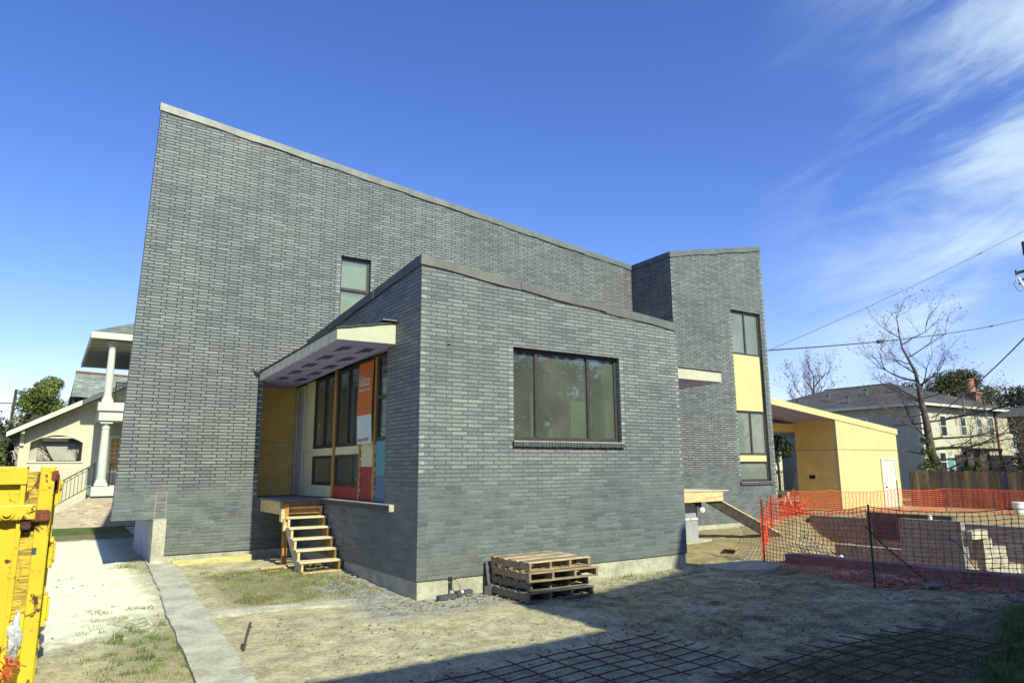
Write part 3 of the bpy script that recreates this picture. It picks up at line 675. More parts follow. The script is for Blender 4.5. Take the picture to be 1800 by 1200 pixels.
mb.box(18.15, 19.82, YT-.052, YT+.09, 1.476, 1.50, 1)
build('window_sill', mb, ['brick_rowlock', 'concrete_grey'], W5)
# vent block in the front wall
mb = MB(); mb.box(5.37, 5.45, YB+.06, YB+.09, 4.0, 4.055, 0)
mb.tube([(5.385, YB+.02, 4.012), (5.40, YB+.0, 4.035), (5.425, YB+.0, 4.03), (5.44, YB+.02, 4.045)], .006, 5, 1)
build('wall_outlet', mb, ['black', 'pipe_white'], house, label='small open cable box high on the sunlit wing wall')

# --- interiors (what shows through the glass)
mb = MB()
mb.box(5.1, 10.65, 10.25, 15.9, 1.15, 1.30)
build('floor', mb, 'interior_floor', house)
boxes('partition', [(7.02, 7.10, 10.9, 13.0, 1.3, 4.2), (7.62, 7.70, 10.75, 11.5, 1.3, 4.1), (8.60, 8.715, 11.5, 14, 1.3, 4.28), (9.3, 9.38, 10.6, 12.4, 1.3, 4.2), (5.9, 6.05, 13.0, 14.55, 1.3, 4.2), (6.05, 10.5, 14.6, 14.72, 1.3, 4.2), (8.72, 9.25, 10.9, 10.98, 1.3, 4.0)], 'interior', house)
boxes('stud', [(5.5+i*.41, 5.54+i*.41, 13.9-(.2 if i == 1 else 0), 13.99-(.2 if i == 1 else 0), 1.3, 4.29) for i in range(7)]+[(7.85+i*.15, 7.89+i*.15, 12.3, 12.39, 1.3, 3.149) for i in range(4)]+[(7.85, 8.55, 12.28, 12.36, 3.15, 3.27)], 'lumber', house)
mb = MB(); mb.box(5.15, 10.65, 10.3, 15.9, 4.30, 4.34); build('ceiling', mb, 'interior', house)
mb = MB(); mb.box(5.3, 6.8, YM+.205, YM+.22, 5.2, 7.5); build('blind', mb, 'pipe_white', house);  # white panel added close behind the pane to make the window bright
boxes('partition', [(17.9, 19.75, YT+.55, YT+.6, 5.4, 7.3), (17.9, 18.6, YT+.5, YT+.55, 1.4, 3.8), (19.1, 19.75, YT+.7, YT+.75, 1.4, 3.8), (15.8, 19.75, 17.5, 17.6, 1.3, 7.5)], 'interior', house)

# --- porch recess and window wall (plane x = 5.02)
XW = 5.02
mb = MB()
mb.box(3.90, 5.02, 17.10, 17.16, 1.38, 4.0)
build('porch_wall', mb, 'yellow_shade', house, label='yellow sheathed back wall of the porch recess')
mb = MB(); mb.box(3.90, 5.02, 17.094, 17.099, 2.635, 2.642); build('panel_joint', mb, 'steel_dark', house)
mb = MB(); mb.box(3.86, 3.94, YM+.2, 17.16, 1.3, 4.0); build('porch_wall', mb, 'yellow_shade', house)
mb = MB(); mb.box(3.88, 5.1, 14.42, 17.10, 1.30, 1.372); 
mb = MB(); mb.box(3.90, 5.02, YM+.02, 17.1, 1.20, 1.375); build('porch_floor', mb, 'concrete_grey', house)
# door in the side plane
dr = MB(); dr.box(XW, XW+.06, 16.40, 17.09, 1.385, 3.90)
door = build('door', dr, 'door_grey', house, label='pale primed entry door in the porch recess')
mb = MB(); mb.box(XW-.03, XW-.002, 16.92, 17.09, 1.385, 3.95); mb.box(XW-.03, XW-.002, 16.30, 16.40, 1.385, 3.95); mb.box(XW-.03, XW-.002, 16.40, 16.92, 3.84, 3.95)
build('door_frame', mb, 'white', door)
def wpanel(name, y0, y1, z0, z1, m, x=XW, t=.05, lab=None, par=house):
    mb = MB(); mb.box(x, x+t, y0, y1, z0, z1); return build(name, mb, m, par, label=lab)
wpanel('infill_panel', 15.66, 16.29, 1.39, 3.99, 'yellow_pale', lab='full-height pale yellow panel beside the entry door')
mb = MB(); mb.box(XW-.003, XW-.0005, 15.66, 16.29, 2.36, 2.366); build('panel_joint', mb, 'steel_dark', house)
def swin(y0, y1, z0, z1, mull=(), rails=(), lab=None, glass='glass_side'):
    fr = .06; x = XW+.0; d = .07; mb = MB()
    mb.box(x, x+d, y0, y1, z0, z0+fr*1.2); mb.box(x, x+d, y0, y1, z1-fr, z1)
    mb.box(x, x+d, y0, y0+fr, z0+fr*1.2, z1-fr); mb.box(x, x+d, y1-fr, y1, z0+fr*1.2, z1-fr)
    for q in mull: mb.box(x-.012, x+d, q-.03, q+.03, z0+fr*1.2, z1-fr)
    for q in rails: mb.box(x-.014, x+d, y0+fr, y1-fr, q-.035, q+.035)
    w_ = build('window', mb, 'bronze', house, label=lab, bevel=.004)
    ys_ = [y0+fr]+list(mull)+[y1-fr]; zs = [z0+fr*1.2]+list(rails)+[z1-fr]
    for i in range(len(ys_)-1):
        for j in range(len(zs)-1):
            g = MB(); g.box(x+.03, x+.036, ys_[i]+(.03 if i else 0), ys_[i+1]-(.03 if i < len(ys_)-2 else 0), zs[j]+(.035 if j else 0), zs[j+1]-(.035 if j < len(zs)-2 else 0))
            build('pane', g, glass, w_)
    return w_
wa = swin(14.30, 15.65, 2.43, 4.0, (14.93,), lab='tall porch window with a green sticker')
mb = MB(); mb.box(XW+.022, XW+.027, 15.32, 15.38, 2.92, 3.0); build('sticker', mb, mat('green_sticker', (.15, .75, .12), .5, .02), wa)
swin(12.80, 14.17, 2.43, 4.03, (13.49,), lab='tall porch window next to the banner')
swin(14.30, 15.65, 1.64, 2.265, lab='low porch window nearest the deck')
swin(12.80, 14.17, 1.64, 2.265, lab='low porch window beneath the banner edge')
swin(11.315, 12.0, 2.48, 4.06, (), (3.28,), lab='window with a mid rail at the brick end of the porch')
wpanel('infill_panel', 14.30, 15.65, 2.268, 2.427, 'yellow_pale'); wpanel('infill_panel', 12.80, 14.17, 2.268, 2.427, 'yellow_pale')
wpanel('infill_panel', 14.30, 15.65, 1.40, 1.637, 'yellow_pale', lab='low pale yellow panel by the deck')
wpanel('infill_panel', 12.80, 14.17, 1.40, 1.637, 'red', lab='low oxide red panel under the porch window')
wpanel('infill_panel', 12.10, 12.72, 2.02, 4.05, 'yellow_pale', lab='pale yellow panel behind the banner')
wpanel('infill_panel', 12.10, 12.72, 1.40, 2.018, 'red', lab='oxide red panel below the banner')
wpanel('infill_panel', 11.315, 12.0, 1.868, 2.477, 'teal', lab='teal panel below the end window')
wpanel('infill_panel', 11.315, 12.0, 1.40, 1.866, 'blue', lab='slate blue panel at the bottom corner')
for (y0, y1) in ((14.175, 14.295), (12.725, 12.795), (12.005, 12.095)):
    mb = MB(); mb.box(XW-.025, XW+.06, y0, y1, 1.395, 4.05); pz = build('batten', mb, 'lumber_orange', house)
mb = MB(); random.seed(11)
for yy in (12.72, 12.80, 12.0, 12.1):
    for k in range(13): z = random.uniform(1.4, 2.4); mb.obox((XW-.012, yy+random.uniform(-.012, .012), z), .012, random.uniform(.01, .03), random.uniform(.02, .08))
build('foam_seal', mb, 'pipe_white', house, kind='stuff')
# sill under the panels
mb = MB(); y = 10.92; random.seed(8)
while y < 14.3: mb.box(XS-.075+random.uniform(-.003, .003), XS+.1, y, y+.054, 1.285, 1.368, 0); y += .0635
mb.box(XS-.065, XS+.1, 10.92, 14.35, 1.29, 1.36, 1); 
build('window_sill', mb, ['brick_rowlock', 'greyboard'], house, label='long dark brick sill below the coloured panels')
mb = MB(); mb.box(XS-.085, XS+.11, 10.89, 14.35, 1.370, 1.388); mb.box(XS-.082, XS+.0, 10.885, 10.915, 1.275, 1.369); build('sill_flashing', mb, 'concrete_pale', house)

# --- canopies
def canopy(x0, x1, y0, y1, left, right, ztf, zb0, zb1, wedge, soff, print_=True, lab=''):
    c = thing_part = None
    mb = MB()  # front fascia (wedge)
    mb.prism([(x0, zb0), (x1, zb0+.01), (x1, wedge[1]), (x0, wedge[0])], 'y', y0, y0+.04)
    f = build('canopy', mb, 'cream', house, label=lab)
    mb = MB(); mb.hexa([(x0, y0+.04, zb0), (x0+.04, y0+.04, zb0), (x0+.04, y1, zb1), (x0, y1, zb1), (x0, y0+.04, wedge[0]), (x0+.04, y0+.04, wedge[0]), (x0+.04, y1, zb1+.17), (x0, y1, zb1+.17)])
    build('fascia', mb, 'fascia_side', f)
    mb = MB(); mb.hexa([(x0+.04, y0+.04, zb0+.0), (x1, y0+.04, zb0+.0), (x1, soff, zb1-.02), (x0+.04, soff, zb1-.02), (x0+.04, y0+.04, zb0+.03), (x1, y0+.04, zb0+.03), (x1, soff, zb1+.01), (x0+.04, soff, zb1+.01)])
    if print_:
        random.seed(21)
        for row, xx in enumerate((x0+.30, x0+.72)):
            y = y0+.5
            while y < y1-.2:
                z = lerp(zb0, zb1-.02, (y-y0)/(soff-y0))-.0025
                for ln in range(3):
                    yy = y; xl = xx+ln*.065
                    while yy < y+.55-(ln*.10):
                        wd = random.uniform(.03, .07); zz_ = lerp(zb0, zb1-.02, (yy-y0)/(soff-y0))-.004; mb.box(xl, xl+.045, yy, yy+wd, zz_-.0008, zz_+.001, 1); yy += wd+.018
                y += .95
    s_ = build('soffit', mb, ['purple', 'ink'], f, label='purple sheathing with black print on the underside of the canopy')
    mb = MB()  # membrane lip over the top
    n = 10
    for i in range(n):
        xa, xb = lerp(x0-.03, x1+.03, i/n), lerp(x0-.03, x1+.03, (i+1)/n)
        za, zb = lerp(wedge[0], wedge[1], i/n)+.004*math.sin(i*2), lerp(wedge[0], wedge[1], (i+1)/n)+.004*math.sin(i*2+2)
        mb.hexa([(xa, y0-.03, za+.002), (xb, y0-.03, zb+.002), (xb, y1, zb1+.19), (xa, y1, zb1+.19), (xa, y0-.03, za+.02), (xb, y0-.03, zb+.02), (xb, y1, zb1+.205), (xa, y1, zb1+.205)])
    build('canopy_roof', mb, 'greyboard', f)
    return f
canopy(3.84, 4.895, 10.97, 15.995, True, False, 4.5, 4.11, 3.95, (4.29, 4.50), 17.1, lab='sloping porch canopy with cream end board over the side entrance')
mb = MB(); mb.tube([(3.80, 15.9, 4.12), (3.74, 15.98, 4.17), (3.70, 15.97, 4.24)], [.03, .05, .02], 6)
build('flashing_scrap', mb, 'flash_dark', house)
mb = MB(); mb.box(4.62, 4.89, 10.90, 11.3, 4.515, 4.535); build('flashing_scrap', mb, 'concrete_grey', house)
c2 = canopy(10.905, 14.32, 11.66, 13.9, False, True, 4.4, 4.11, 4.07, (4.41, 4.37), 14.0, print_=False, lab='cream-edged canopy between the wing and the tower')

# ================================================================== DECKS, STAIRS
dk = thing('wooden_landing', 'small raised timber landing in front of the recessed side entrance', 'landing', (4.4, 15.2, .08))
mb = MB(); mb.box(3.99, 4.895, 14.42, 15.99, 1.335, 1.372); build('deck_board', mb, 'concrete_grey', dk, label='dusty grey deck surface', bevel=.004)
mb = MB(); mb.box(4.02, 4.06, 14.45, 15.99, 1.085, 1.333); build('rim_joist', mb, 'lumber_x', dk, bevel=.003)
mb = MB(); mb.box(4.06, 4.89, 14.44, 14.48, 1.085, 1.333); build('rim_joist', mb, 'lumber_orange', dk, bevel=.003)
mb = MB(); mb.box(4.07, 4.16, 14.30, 14.39, .06, 1.30); build('post', mb, 'lumber_orange', dk, bevel=.004)
mb = MB(); mb.box(4.0, 4.068, 14.26, 14.40, .95, 1.20); mb.box(4.03, 4.10, 14.17, 14.28, .78, 1.02); build('cleat', mb, 'lumber', dk, bevel=.003)
st = thing('wooden_stairs', 'open timber steps with six treads climbing to the side entrance landing', 'stairs', (4.5, 13.6, .08))
def treadz(i): return 1.235-.187*i
def tready(i): return 14.38-.243*i
for k, xx in enumerate((4.12, 4.84)):
    mb = MB(); n = 6
    poly = [(14.46, 1.31)]
    for i in range(6):
        poly += [(tready(i)+.02 if i else 14.40, treadz(i)-.038)] if False else []
    # saw-tooth stringer
    up = []
    for i in range(6):
        up.append((tready(i)+.235, treadz(i)-.038)); up.append((tready(i)-.0, treadz(i)-.038))
    up.append((tready(5), .09)); low = [(tready(5)+.30, .09), (14.46, .95)]
    pts = up+low
    mb.prism(pts, 'x', xx-.02, xx+.02)
    build('stringer', mb, 'lumber_orange' if k else 'lumber_pale', st)
for i in range(6):
    mb = MB(); mb.box(4.06, 4.88, tready(i)-.035, tready(i)+.225, treadz(i)-.036, treadz(i)); build('tread', mb, 'lumber_pale', st, bevel=.004)
mb = MB(); mb.box(4.1, 4.87, 12.93+.1, 12.97+.1, .06, .12); build('toe_board', mb, 'lumber', st)
for i in range(6):
    for xx in (4.12, 4.84): mb = MB(); mb.box(xx-.022, xx+.022, tready(i)-.018, tready(i)+.016, treadz(i)-.187, treadz(i)-.037); build('riser_block', mb, 'lumber', st)
mb = MB(); mb.obox((3.95, 14.15, .12), .75, .10, .04, ux=(1, .25, 0), uy=(-.25, 1, 0)); build('scrap_board', mb, 'lumber', None, label='longer pale offcut board lying by the foot of the landing post', cat='board', group='offcuts under the stairs', base=(3.95, 14.15, .09))
mb = MB(); mb.obox((4.25, 13.98, .11), .50, .12, .035, ux=(1, .1, 0), uy=(-.1, 1, 0)); build('scrap_board', mb, 'lumber', None, label='short offcut board lying beneath the steps beside the post', cat='board', group='offcuts under the stairs', base=(4.25, 13.98, .09))
mb = MB(); mb.prism([(2.30, -.0), (3.83, .03), (3.83, .21), (2.30, .185)], 'y', 15.70, 15.84)
build('timber_beam', mb, 'timber_green', None, label='long greenish treated timber lying along the foot of the main wall', cat='beam', base=(3, 15.8, .05), bevel=.008)

d2 = thing('wooden_landing', 'raised plank landing right of the brick wing with a sloping plank board', 'landing', (12.8, 12.5, .1))
mb = MB(); mb.box(10.93, 14.55, 12.02, 12.06, 1.11, 1.36); build('rim_joist', mb, 'lumber_x', d2, bevel=.003)
mb = MB()
mb.box(10.93, 14.75, 12.0, 12.14, 1.362, 1.385); 
for i in range(12): mb.box(10.93, 14.7+random.uniform(-.05, .05), 12.15+i*.145, 12.285+i*.145, 1.362, 1.384)
build('deck_board', mb, 'lumber_pale', d2)
mb = MB(); mb.box(14.5, 14.54, 12.06, 13.9, 1.11, 1.36); mb.box(12.6, 12.64, 12.06, 13.9, 1.0, 1.109); build('rim_joist', mb, 'lumber', d2)
mb = MB(); mb.prism([(13.95, 1.105), (14.52, 1.105), (16.95, .12), (16.4, .10), (16.3, .10)], 'y', 12.08, 12.13); build('stringer', mb, 'bark_dark', d2, label='dark brown sloping board')
mb = MB(); mb.prism([(14.52, 1.108), (14.55, 1.125), (16.98, .145), (16.95, .123)], 'y', 12.06, 12.35); build('ramp_plank', mb, 'lumber_pale', d2)
mb = MB(); mb.obox((15.9, 12.2, .60), .20, .3, .03, ux=(1, 0, -.1)); build('cleat', mb, 'lumber_orange', d2)
mb = MB(); mb.box(13.35, 13.92, 12.35, 12.75, .12, 1.06, 0); mb.box(13.36, 13.62, 12.33, 12.349, .66, .70, 1); mb.box(13.66, 13.91, 12.33, 12.349, .66, .70, 1); mb.box(13.2, 14.25, 12.2, 12.85, .0, .17, 2)
build('pier', mb, ['stucco_shade', 'pipe_white', 'concrete_pale'], d2, label='concrete block pier under the landing')
mb = MB(); mb.lathe((13.95, 12.3, .90), [(.075, 0), (.085, .02), (.085, .10), (.06, .13)], 16, 0, (0, -1, 0)); mb.box(13.86, 14.05, 12.31, 12.5, .98, 1.1, 1)
build('meter', mb, ['pipe_white', 'steel_dark'], None, label='round white meter mounted on the pier below the right landing', cat='meter', base=(13.95, 12.3, .9))

# ================================================================== BANNER
bn = thing('banner', 'tall orange and white hanging banner with white lettering beside the porch windows', 'banner', (4.97, 12.4, 2.4))
def warp(y, z): return 4.985-.016-.02*math.sin((z-2.4)*2.2)-.006*math.sin(y*9)
mb = MB(); ny, nz = 8, 26
for (z0, z1, mi) in ((2.985, 4.00, 0), (2.44, 2.985, 1)):
    o = len(mb.v); kz = 14
    for j in range(kz+1):
        for i in range(ny+1):
            y = lerp(12.08, 12.80, i/ny); z = lerp(z0, z1, j/kz); mb.v.append((warp(y, z), y, z))
    for j in range(kz):
        for i in range(ny): mb.f.append((o+j*(ny+1)+i, o+j*(ny+1)+i+1, o+(j+1)*(ny+1)+i+1, o+(j+1)*(ny+1)+i)); mb.m.append(mi)
cloth = build('cloth', mb, [mat('orange_vinyl', (.62, .16, .03), .5, .08, 3), mat('white_vinyl', (.62, .66, .64), .5, .05, 3)], bn)
def text(name, s, size, loc, mat_, parent, rot, xs=1.0, ext=.002):
    cu = bpy.data.curves.new(name, 'FONT'); cu.body = s; cu.size = size; cu.extrude = ext; cu.align_x = 'LEFT'
    o = bpy.data.objects.new(name+'_tmp', cu); COL.objects.link(o)
    bpy.context.view_layer.update(); dg = bpy.context.evaluated_depsgraph_get()
    me = bpy.data.meshes.new_from_object(o.evaluated_get(dg)); bpy.data.objects.remove(o)
    mw = Matrix.Translation(Vector(loc)) @ rot.to_4x4() @ Matrix.Diagonal((xs, 1, 1, 1)); me.transform(mw)
    me.transform(Matrix.Translation(-BASE[parent])); me.materials.clear(); me.materials.append(M[mat_] if isinstance(mat_, str) else mat_)
    t = bpy.data.objects.new(name, me); COL.objects.link(t); t.parent = parent; BASE[t] = BASE[parent]; return t
# faces -X: reading direction is -Y, up is +Z
rt = Matrix(((0, 0, -1), (-1, 0, 0), (0, 1, 0)))
text('lettering', 'bildit.co', .33, (4.947, 12.735, 3.54), 'pipe_white', cloth, rt, .50)
text('lettering', 'architecture | new orl', .075, (4.947, 12.755, 3.45), 'pipe_white', cloth, rt, .88)
text('lettering', 'design\u2022w | 504.61', .085, (4.956, 12.76, 2.50), M['terracotta'], cloth, rt, .88)
mb = MB(); mb.box(4.955, 4.99, 12.06, 12.82, 4.0, 4.02); build('rod', mb, 'steel_dark', bn)

# ================================================================== YELLOW CARPORT BUILDING
PX0, PX1, PY = 28.13, 33.0, 17.0
yb = thing('yellow_outbuilding', 'yellow sheathed garage with an open carport and a white door', 'garage', (30, 18.5, .12))
def ptop(x): return lerp(4.64, 3.62, (x-23.98)/9.4)
mb = MB(); mb.prism([(PX0, .1), (PX1, .1), (PX1, ptop(PX1)-.23), (PX0, ptop(PX0)-.23)], 'y', PY, PY+.15)
mb.box(PX1-.15, PX1, PY+.15, 20.8, .1, ptop(PX1)-.24)
build('wall', mb, 'yellow', yb, label='sunlit yellow front wall')
mb = MB(); mb.prism([(PY+.15, .1), (19.0, .1), (19.0, ptop(PX0)-.24), (PY+.15, ptop(PX0)-.24)], 'x', PX0, PX0+.15); build('wall', mb, 'yellow_shade', yb, label='shaded yellow side wall facing the carport')
mb = MB(); mb.prism([(20.3, ptop(20.3)-.26), (PX1+.12, ptop(PX1+.12)-.26), (PX1+.12, ptop(PX1+.12)), (20.3, ptop(20.3))], 'y', PY-.03, PY+.02)
build('fascia', mb, 'yellow', yb)
mb = MB(); mb.hexa([(20.3, PY+.02, ptop(20.3)-.25), (PX1+.1, PY+.02, ptop(PX1)-.25), (PX1+.1, 22, ptop(PX1)-.35), (20.3, 22, ptop(20.3)-.35), (20.3, PY+.02, ptop(20.3)-.02), (PX1+.1, PY+.02, ptop(PX1)-.02), (PX1+.1, 22, ptop(PX1)-.12), (20.3, 22, ptop(20.3)-.12)])
rf = build('roof', mb, 'purple', yb, label='sloping carport roof with purple sheathed underside')
mb = MB(); mb.box(20.3, PX0, 19.0, 19.2, 3.50, 3.86); build('beam', mb, 'yellow_shade', yb); mb = MB(); mb.box(20.3, PX0, 21.2, 21.4, 3.10, 3.42); build('beam', mb, 'yellow_shade', yb)
mb = MB(); mb.box(20.3, PX0, 19.2, 21.2, 3.45, 3.49); build('soffit', mb, 'purple', yb)
mb = MB(); random.seed(2)
for r_ in range(3):
    for i in range(6): x = 22+i*1.1; y = 17.5+r_*.5; mb.box(x, x+.5, y, y+.03, ptop(x)-.2635-.012*(y-17), ptop(x)-.262-.012*(y-17))
build('stencil_print', mb, 'ink', rf)
mb = MB(); mb.box(PX0-.004, PX1+.0, PY-.004, PY-.001, 2.655, 2.67); mb.box(PX0-.004, PX0-.001, PY, 19.0, 2.655, 2.67); build('panel_joint', mb, 'steel_dark', yb)
mb = MB(); mb.box(31.50, 32.56, PY-.03, PY-.002, .12, 2.22); dd = build('door', mb, 'white', yb, label='white flush door', bevel=.006)
mb = MB(); mb.box(31.42, 31.50, PY-.05, PY-.003, .12, 2.30); mb.box(32.56, 32.64, PY-.05, PY-.003, .12, 2.30); mb.box(31.50, 32.56, PY-.05, PY-.003, 2.22, 2.30); build('door_frame', mb, 'white', dd)
mb = MB(); mb.lathe((31.62, PY-.03, 1.02), [(.02, 0), (.02, .03), (.035, .05), (.03, .08)], 10, 0, (0, -1, 0)); mb.lathe((31.62, PY-.03, 1.2), [(.025, 0), (.025, .015)], 10, 0, (0, -1, 0)); build('door_handle', mb, 'steel_dark', dd)
mb = MB(); mb.box(PX0-.03, PX0-.001, 18.15, 18.42, 1.42, 1.58); build('outlet_box', mb, 'black', yb)

# ================================================================== PALLETS
def make_pallet(label, m_top, m_side, base, W=1.22, D=1.06, miss=()):
    t = thing('wooden_pallet', label, 'pallet', base, 'wooden pallets stacked before the wing')
    bx, by, bz = base; random.seed(int(bz*1000)+3)
    for j in range(4):
        mb = MB(); yy = by
        x = bx+(W-.04)*j/3
        poly = [(by, bz+.02), (by+.20, bz+.02), (by+.22, bz+.055), (by+.40, bz+.055), (by+.42, bz+.02), (by+D-.42, bz+.02), (by+D-.40, bz+.055), (by+D-.22, bz+.055), (by+D-.20, bz+.02), (by+D, bz+.02), (by+D, bz+.118), (by, bz+.118)]
        poly = [(by, bz+.02), (by+D, bz+.02), (by+D, bz+.118), (by, bz+.118)]
        mb.prism(poly, 'x', x, x+.04); build('stringer', mb, m_side, t, bevel=.003)
    n = 7
    for i in range(n):
        if i in miss: continue
        y0 = by+(D-.10)*i/(n-1)+random.uniform(-.01, .01); mb = MB()
        o0 = random.uniform(-.015, .015); tw = random.uniform(-.004, .004)
        mb.hexa([(bx-.005+o0, y0, bz+.119), (bx+W+.005+o0, y0, bz+.119), (bx+W+.005+o0, y0+.098, bz+.119), (bx-.005+o0, y0+.098, bz+.119),
                 (bx-.005+o0, y0, bz+.137), (bx+W+.005+o0, y0, bz+.137+tw), (bx+W+.005+o0, y0+.098, bz+.139+tw), (bx-.005+o0, y0+.098, bz+.136)])
        build('deck_board', mb, m_top if not isinstance(m_top, list) else m_top[i % len(m_top)], t, bevel=.002)
    for i in range(4):
        y0 = by+(D-.10)*i/3; mb = MB(); mb.box(bx, bx+W, y0, y0+.095, bz, bz+.019); build('bottom_board', mb, m_side, t)
    return t
P4 = [('grey weathered pallet at the bottom of the stack', 'pallet_old', 'pallet_old', (6.10, 8.72, .015), 1.26, 1.1, 0),
      ('dull grey pallet, second from the bottom of the stack', 'pallet_old', 'pallet_old', (6.20, 8.80, .158), 1.15, 1.05, R(1.5)),
      ('reddish brown pallet, second from the top of the stack', 'pallet', 'pallet', (6.12, 8.72, .302), 1.30, 1.1, R(-2)),
      ('sunlit blond pallet on top of the stack', ['pallet_new', 'pallet_old', 'pallet_new', 'pallet', 'pallet_new', 'pallet_old', 'pallet'], 'pallet', (6.17, 8.78, .446), 1.2, 1.06, R(1.0))]
for lab, mt_, ms_, b, W_, D_, rz in P4:
    t = make_pallet(lab, mt_, ms_, b, W_, D_); t.rotation_euler = (0, 0, rz)
mb = MB(); mb.hexa([(6.10, 9.82, .05), (6.36, 9.82, .05), (6.36, 9.86, .05), (6.10, 9.86, .05), (6.10, 9.92, .48), (6.36, 9.92, .50), (6.36, 9.96, .50), (6.10, 9.96, .48)])
build('leaning_board', mb, 'greyboard', None, label='dark upright board leaning on the wall behind the pallets', cat='board', group='grey boards behind the pallets', base=(6.2, 9.8, .1))
mb = MB(); mb.obox((6.25, 9.72, .10), .58, .05, .14, ux=(1, -.15, .16)); build('leaning_board', mb, 'greyboard', None, label='low grey plank propped on edge left of the pallets', cat='board', group='grey boards behind the pallets', base=(6.15, 9.62, .05))

# hollow bricks
def hollow_brick(label, c, rz, ln):
    t = MB(); w_, h_ = .09, .065; n = 5; o = MB()
    # body with five cored slots on top: built as rails, dividers and a floor
    o.box(-ln/2, ln/2, -w_/2, -w_/2+.02, 0, h_); o.box(-ln/2, ln/2, w_/2-.02, w_/2, 0, h_)
    for i in range(n+1): x = -ln/2+(ln-.02)*i/n; o.box(x, x+.02, -w_/2+.02, w_/2-.02, 0, h_-.001)
    o.box(-ln/2+.02, ln/2-.02, -w_/2+.02, w_/2-.02, 0, .02)
    ob = build('hollow_brick', o, 'brick_rowlock', None, label=label, cat='brick', group='loose cored bricks at the wall foot')
    ob.location = c; ob.rotation_euler = (R(2), 0, rz)
hollow_brick('loose cored brick on the dirt nearest the house corner', (5.28, 9.72, .02), R(4), .31)
hollow_brick('loose cored brick on the dirt below the wall spigot', (5.66, 9.86, .03), R(7), .30)
# spigot pipe
sg = MB(); sg.tube([(5.48, YB-.05, .10), (5.48, YB-.05, .26)], .018, 8); sg.box(5.455, 5.505, YB-.02, YB+.02, .255, .30); sg.tube([(5.48, YB-.05, .26), (5.48, YB-.10, .285), (5.52, YB-.12, .27)], .013, 6); sg.tube([(5.52, YB-.12, .27), (5.57, YB-.14, .20), (5.60, YB-.16, .10)], .004, 5)
tg = thing('water_spigot', 'small pipe stub and valve at the foot of the sunlit wing wall', 'spigot', (5.48, 9.93, .1))
build('pipe', sg, 'steel_dark', tg)
mb = MB(); mb.blob((5.61, YB-.17, .08), .03, .03, .03, 0, 3, 10, .1); build('cap', mb, 'pipe_white', tg, smooth=True)

# stake
mb = MB(); mb.tube([(2.02, 8.42, -.03), (2.045, 8.42, .14)], .016, 7, 0); mb.tube([(2.045, 8.42, .14), (2.085, 8.42, .30)], .016, 7, 1); mb.box(2.070, 2.10, 8.405, 8.435, .24, .252, 2)
build('survey_stake', mb, ['rust', 'cable_grey', 'steel_dark'], None, label='short rusty stake stuck in the dirt beside the path', cat='stake', base=(2.03, 8.42, 0))

# rebar mats
def rebar(label, xs_, ys_, xr, yr, rot, bend, base):
    t = thing('rebar_mat', label, 'rebar mat', base, 'rusty steel mats on the ground'); random.seed(len(xs_))
    def z(x, y): return gz(x, y)+.035+bend(x, y)
    for yy in ys_:
        mb = MB(); pts = []
        for i in range(13):
            x = lerp(xr[0], xr[1], i/12); y = yy+rot*(x-xr[0])+.02*math.sin(x*1.3+yy); pts.append((x, y, z(x, y)))
        mb.tube(pts, .0068, 5); build('bar', mb, 'rust', t)
    for xx in xs_:
        mb = MB(); pts = []
        for i in range(9):
            y = lerp(yr[0], yr[1], i/8); x = xx+.01*math.sin(y*2)+(yr[1]-y)*.02; pts.append((x, y+rot*(xx-xr[0]), z(x, y)+.011))
        mb.tube(pts, .0068, 5); build('bar', mb, 'rust', t)
rebar('rusty wire mat on the dirt nearer the middle', [3.0+.372*i for i in range(9)], [4.9+.2*i for i in range(7)], (2.6, 6.25), (4.72, 6.2), .045, lambda x, y: .01*math.sin(x*3), (4.5, 5.5, 0))
rebar('rusty wire mat with curled bars beside the tall grass', [5.5+.37*i for i in range(10)], [3.55+.2*i for i in range(6)], (5.2, 9.05), (3.35, 4.78), .0, lambda x, y: .05*math.sin((x-5)*.8)**2, (7, 4, 0))

# plywood scrap
mb = MB(); mb.add([(13.0, 10.75, .20), (13.5, 11.15, .13), (13.6, 10.9, .12), (13.2, 10.6, .13), (13.0, 10.75, .185), (13.5, 11.15, .115), (13.6, 10.9, .105), (13.2, 10.6, .115)], [(0, 1, 2, 3), (7, 6, 5, 4), (0, 4, 5, 1), (1, 5, 6, 2), (2, 6, 7, 3), (3, 7, 4, 0)])
build('plywood_scrap', mb, 'lumber_orange', None, label='curled reddish plywood scrap on the dirt right of the brick wing', cat='scrap board', base=(13.3, 10.85, .12))

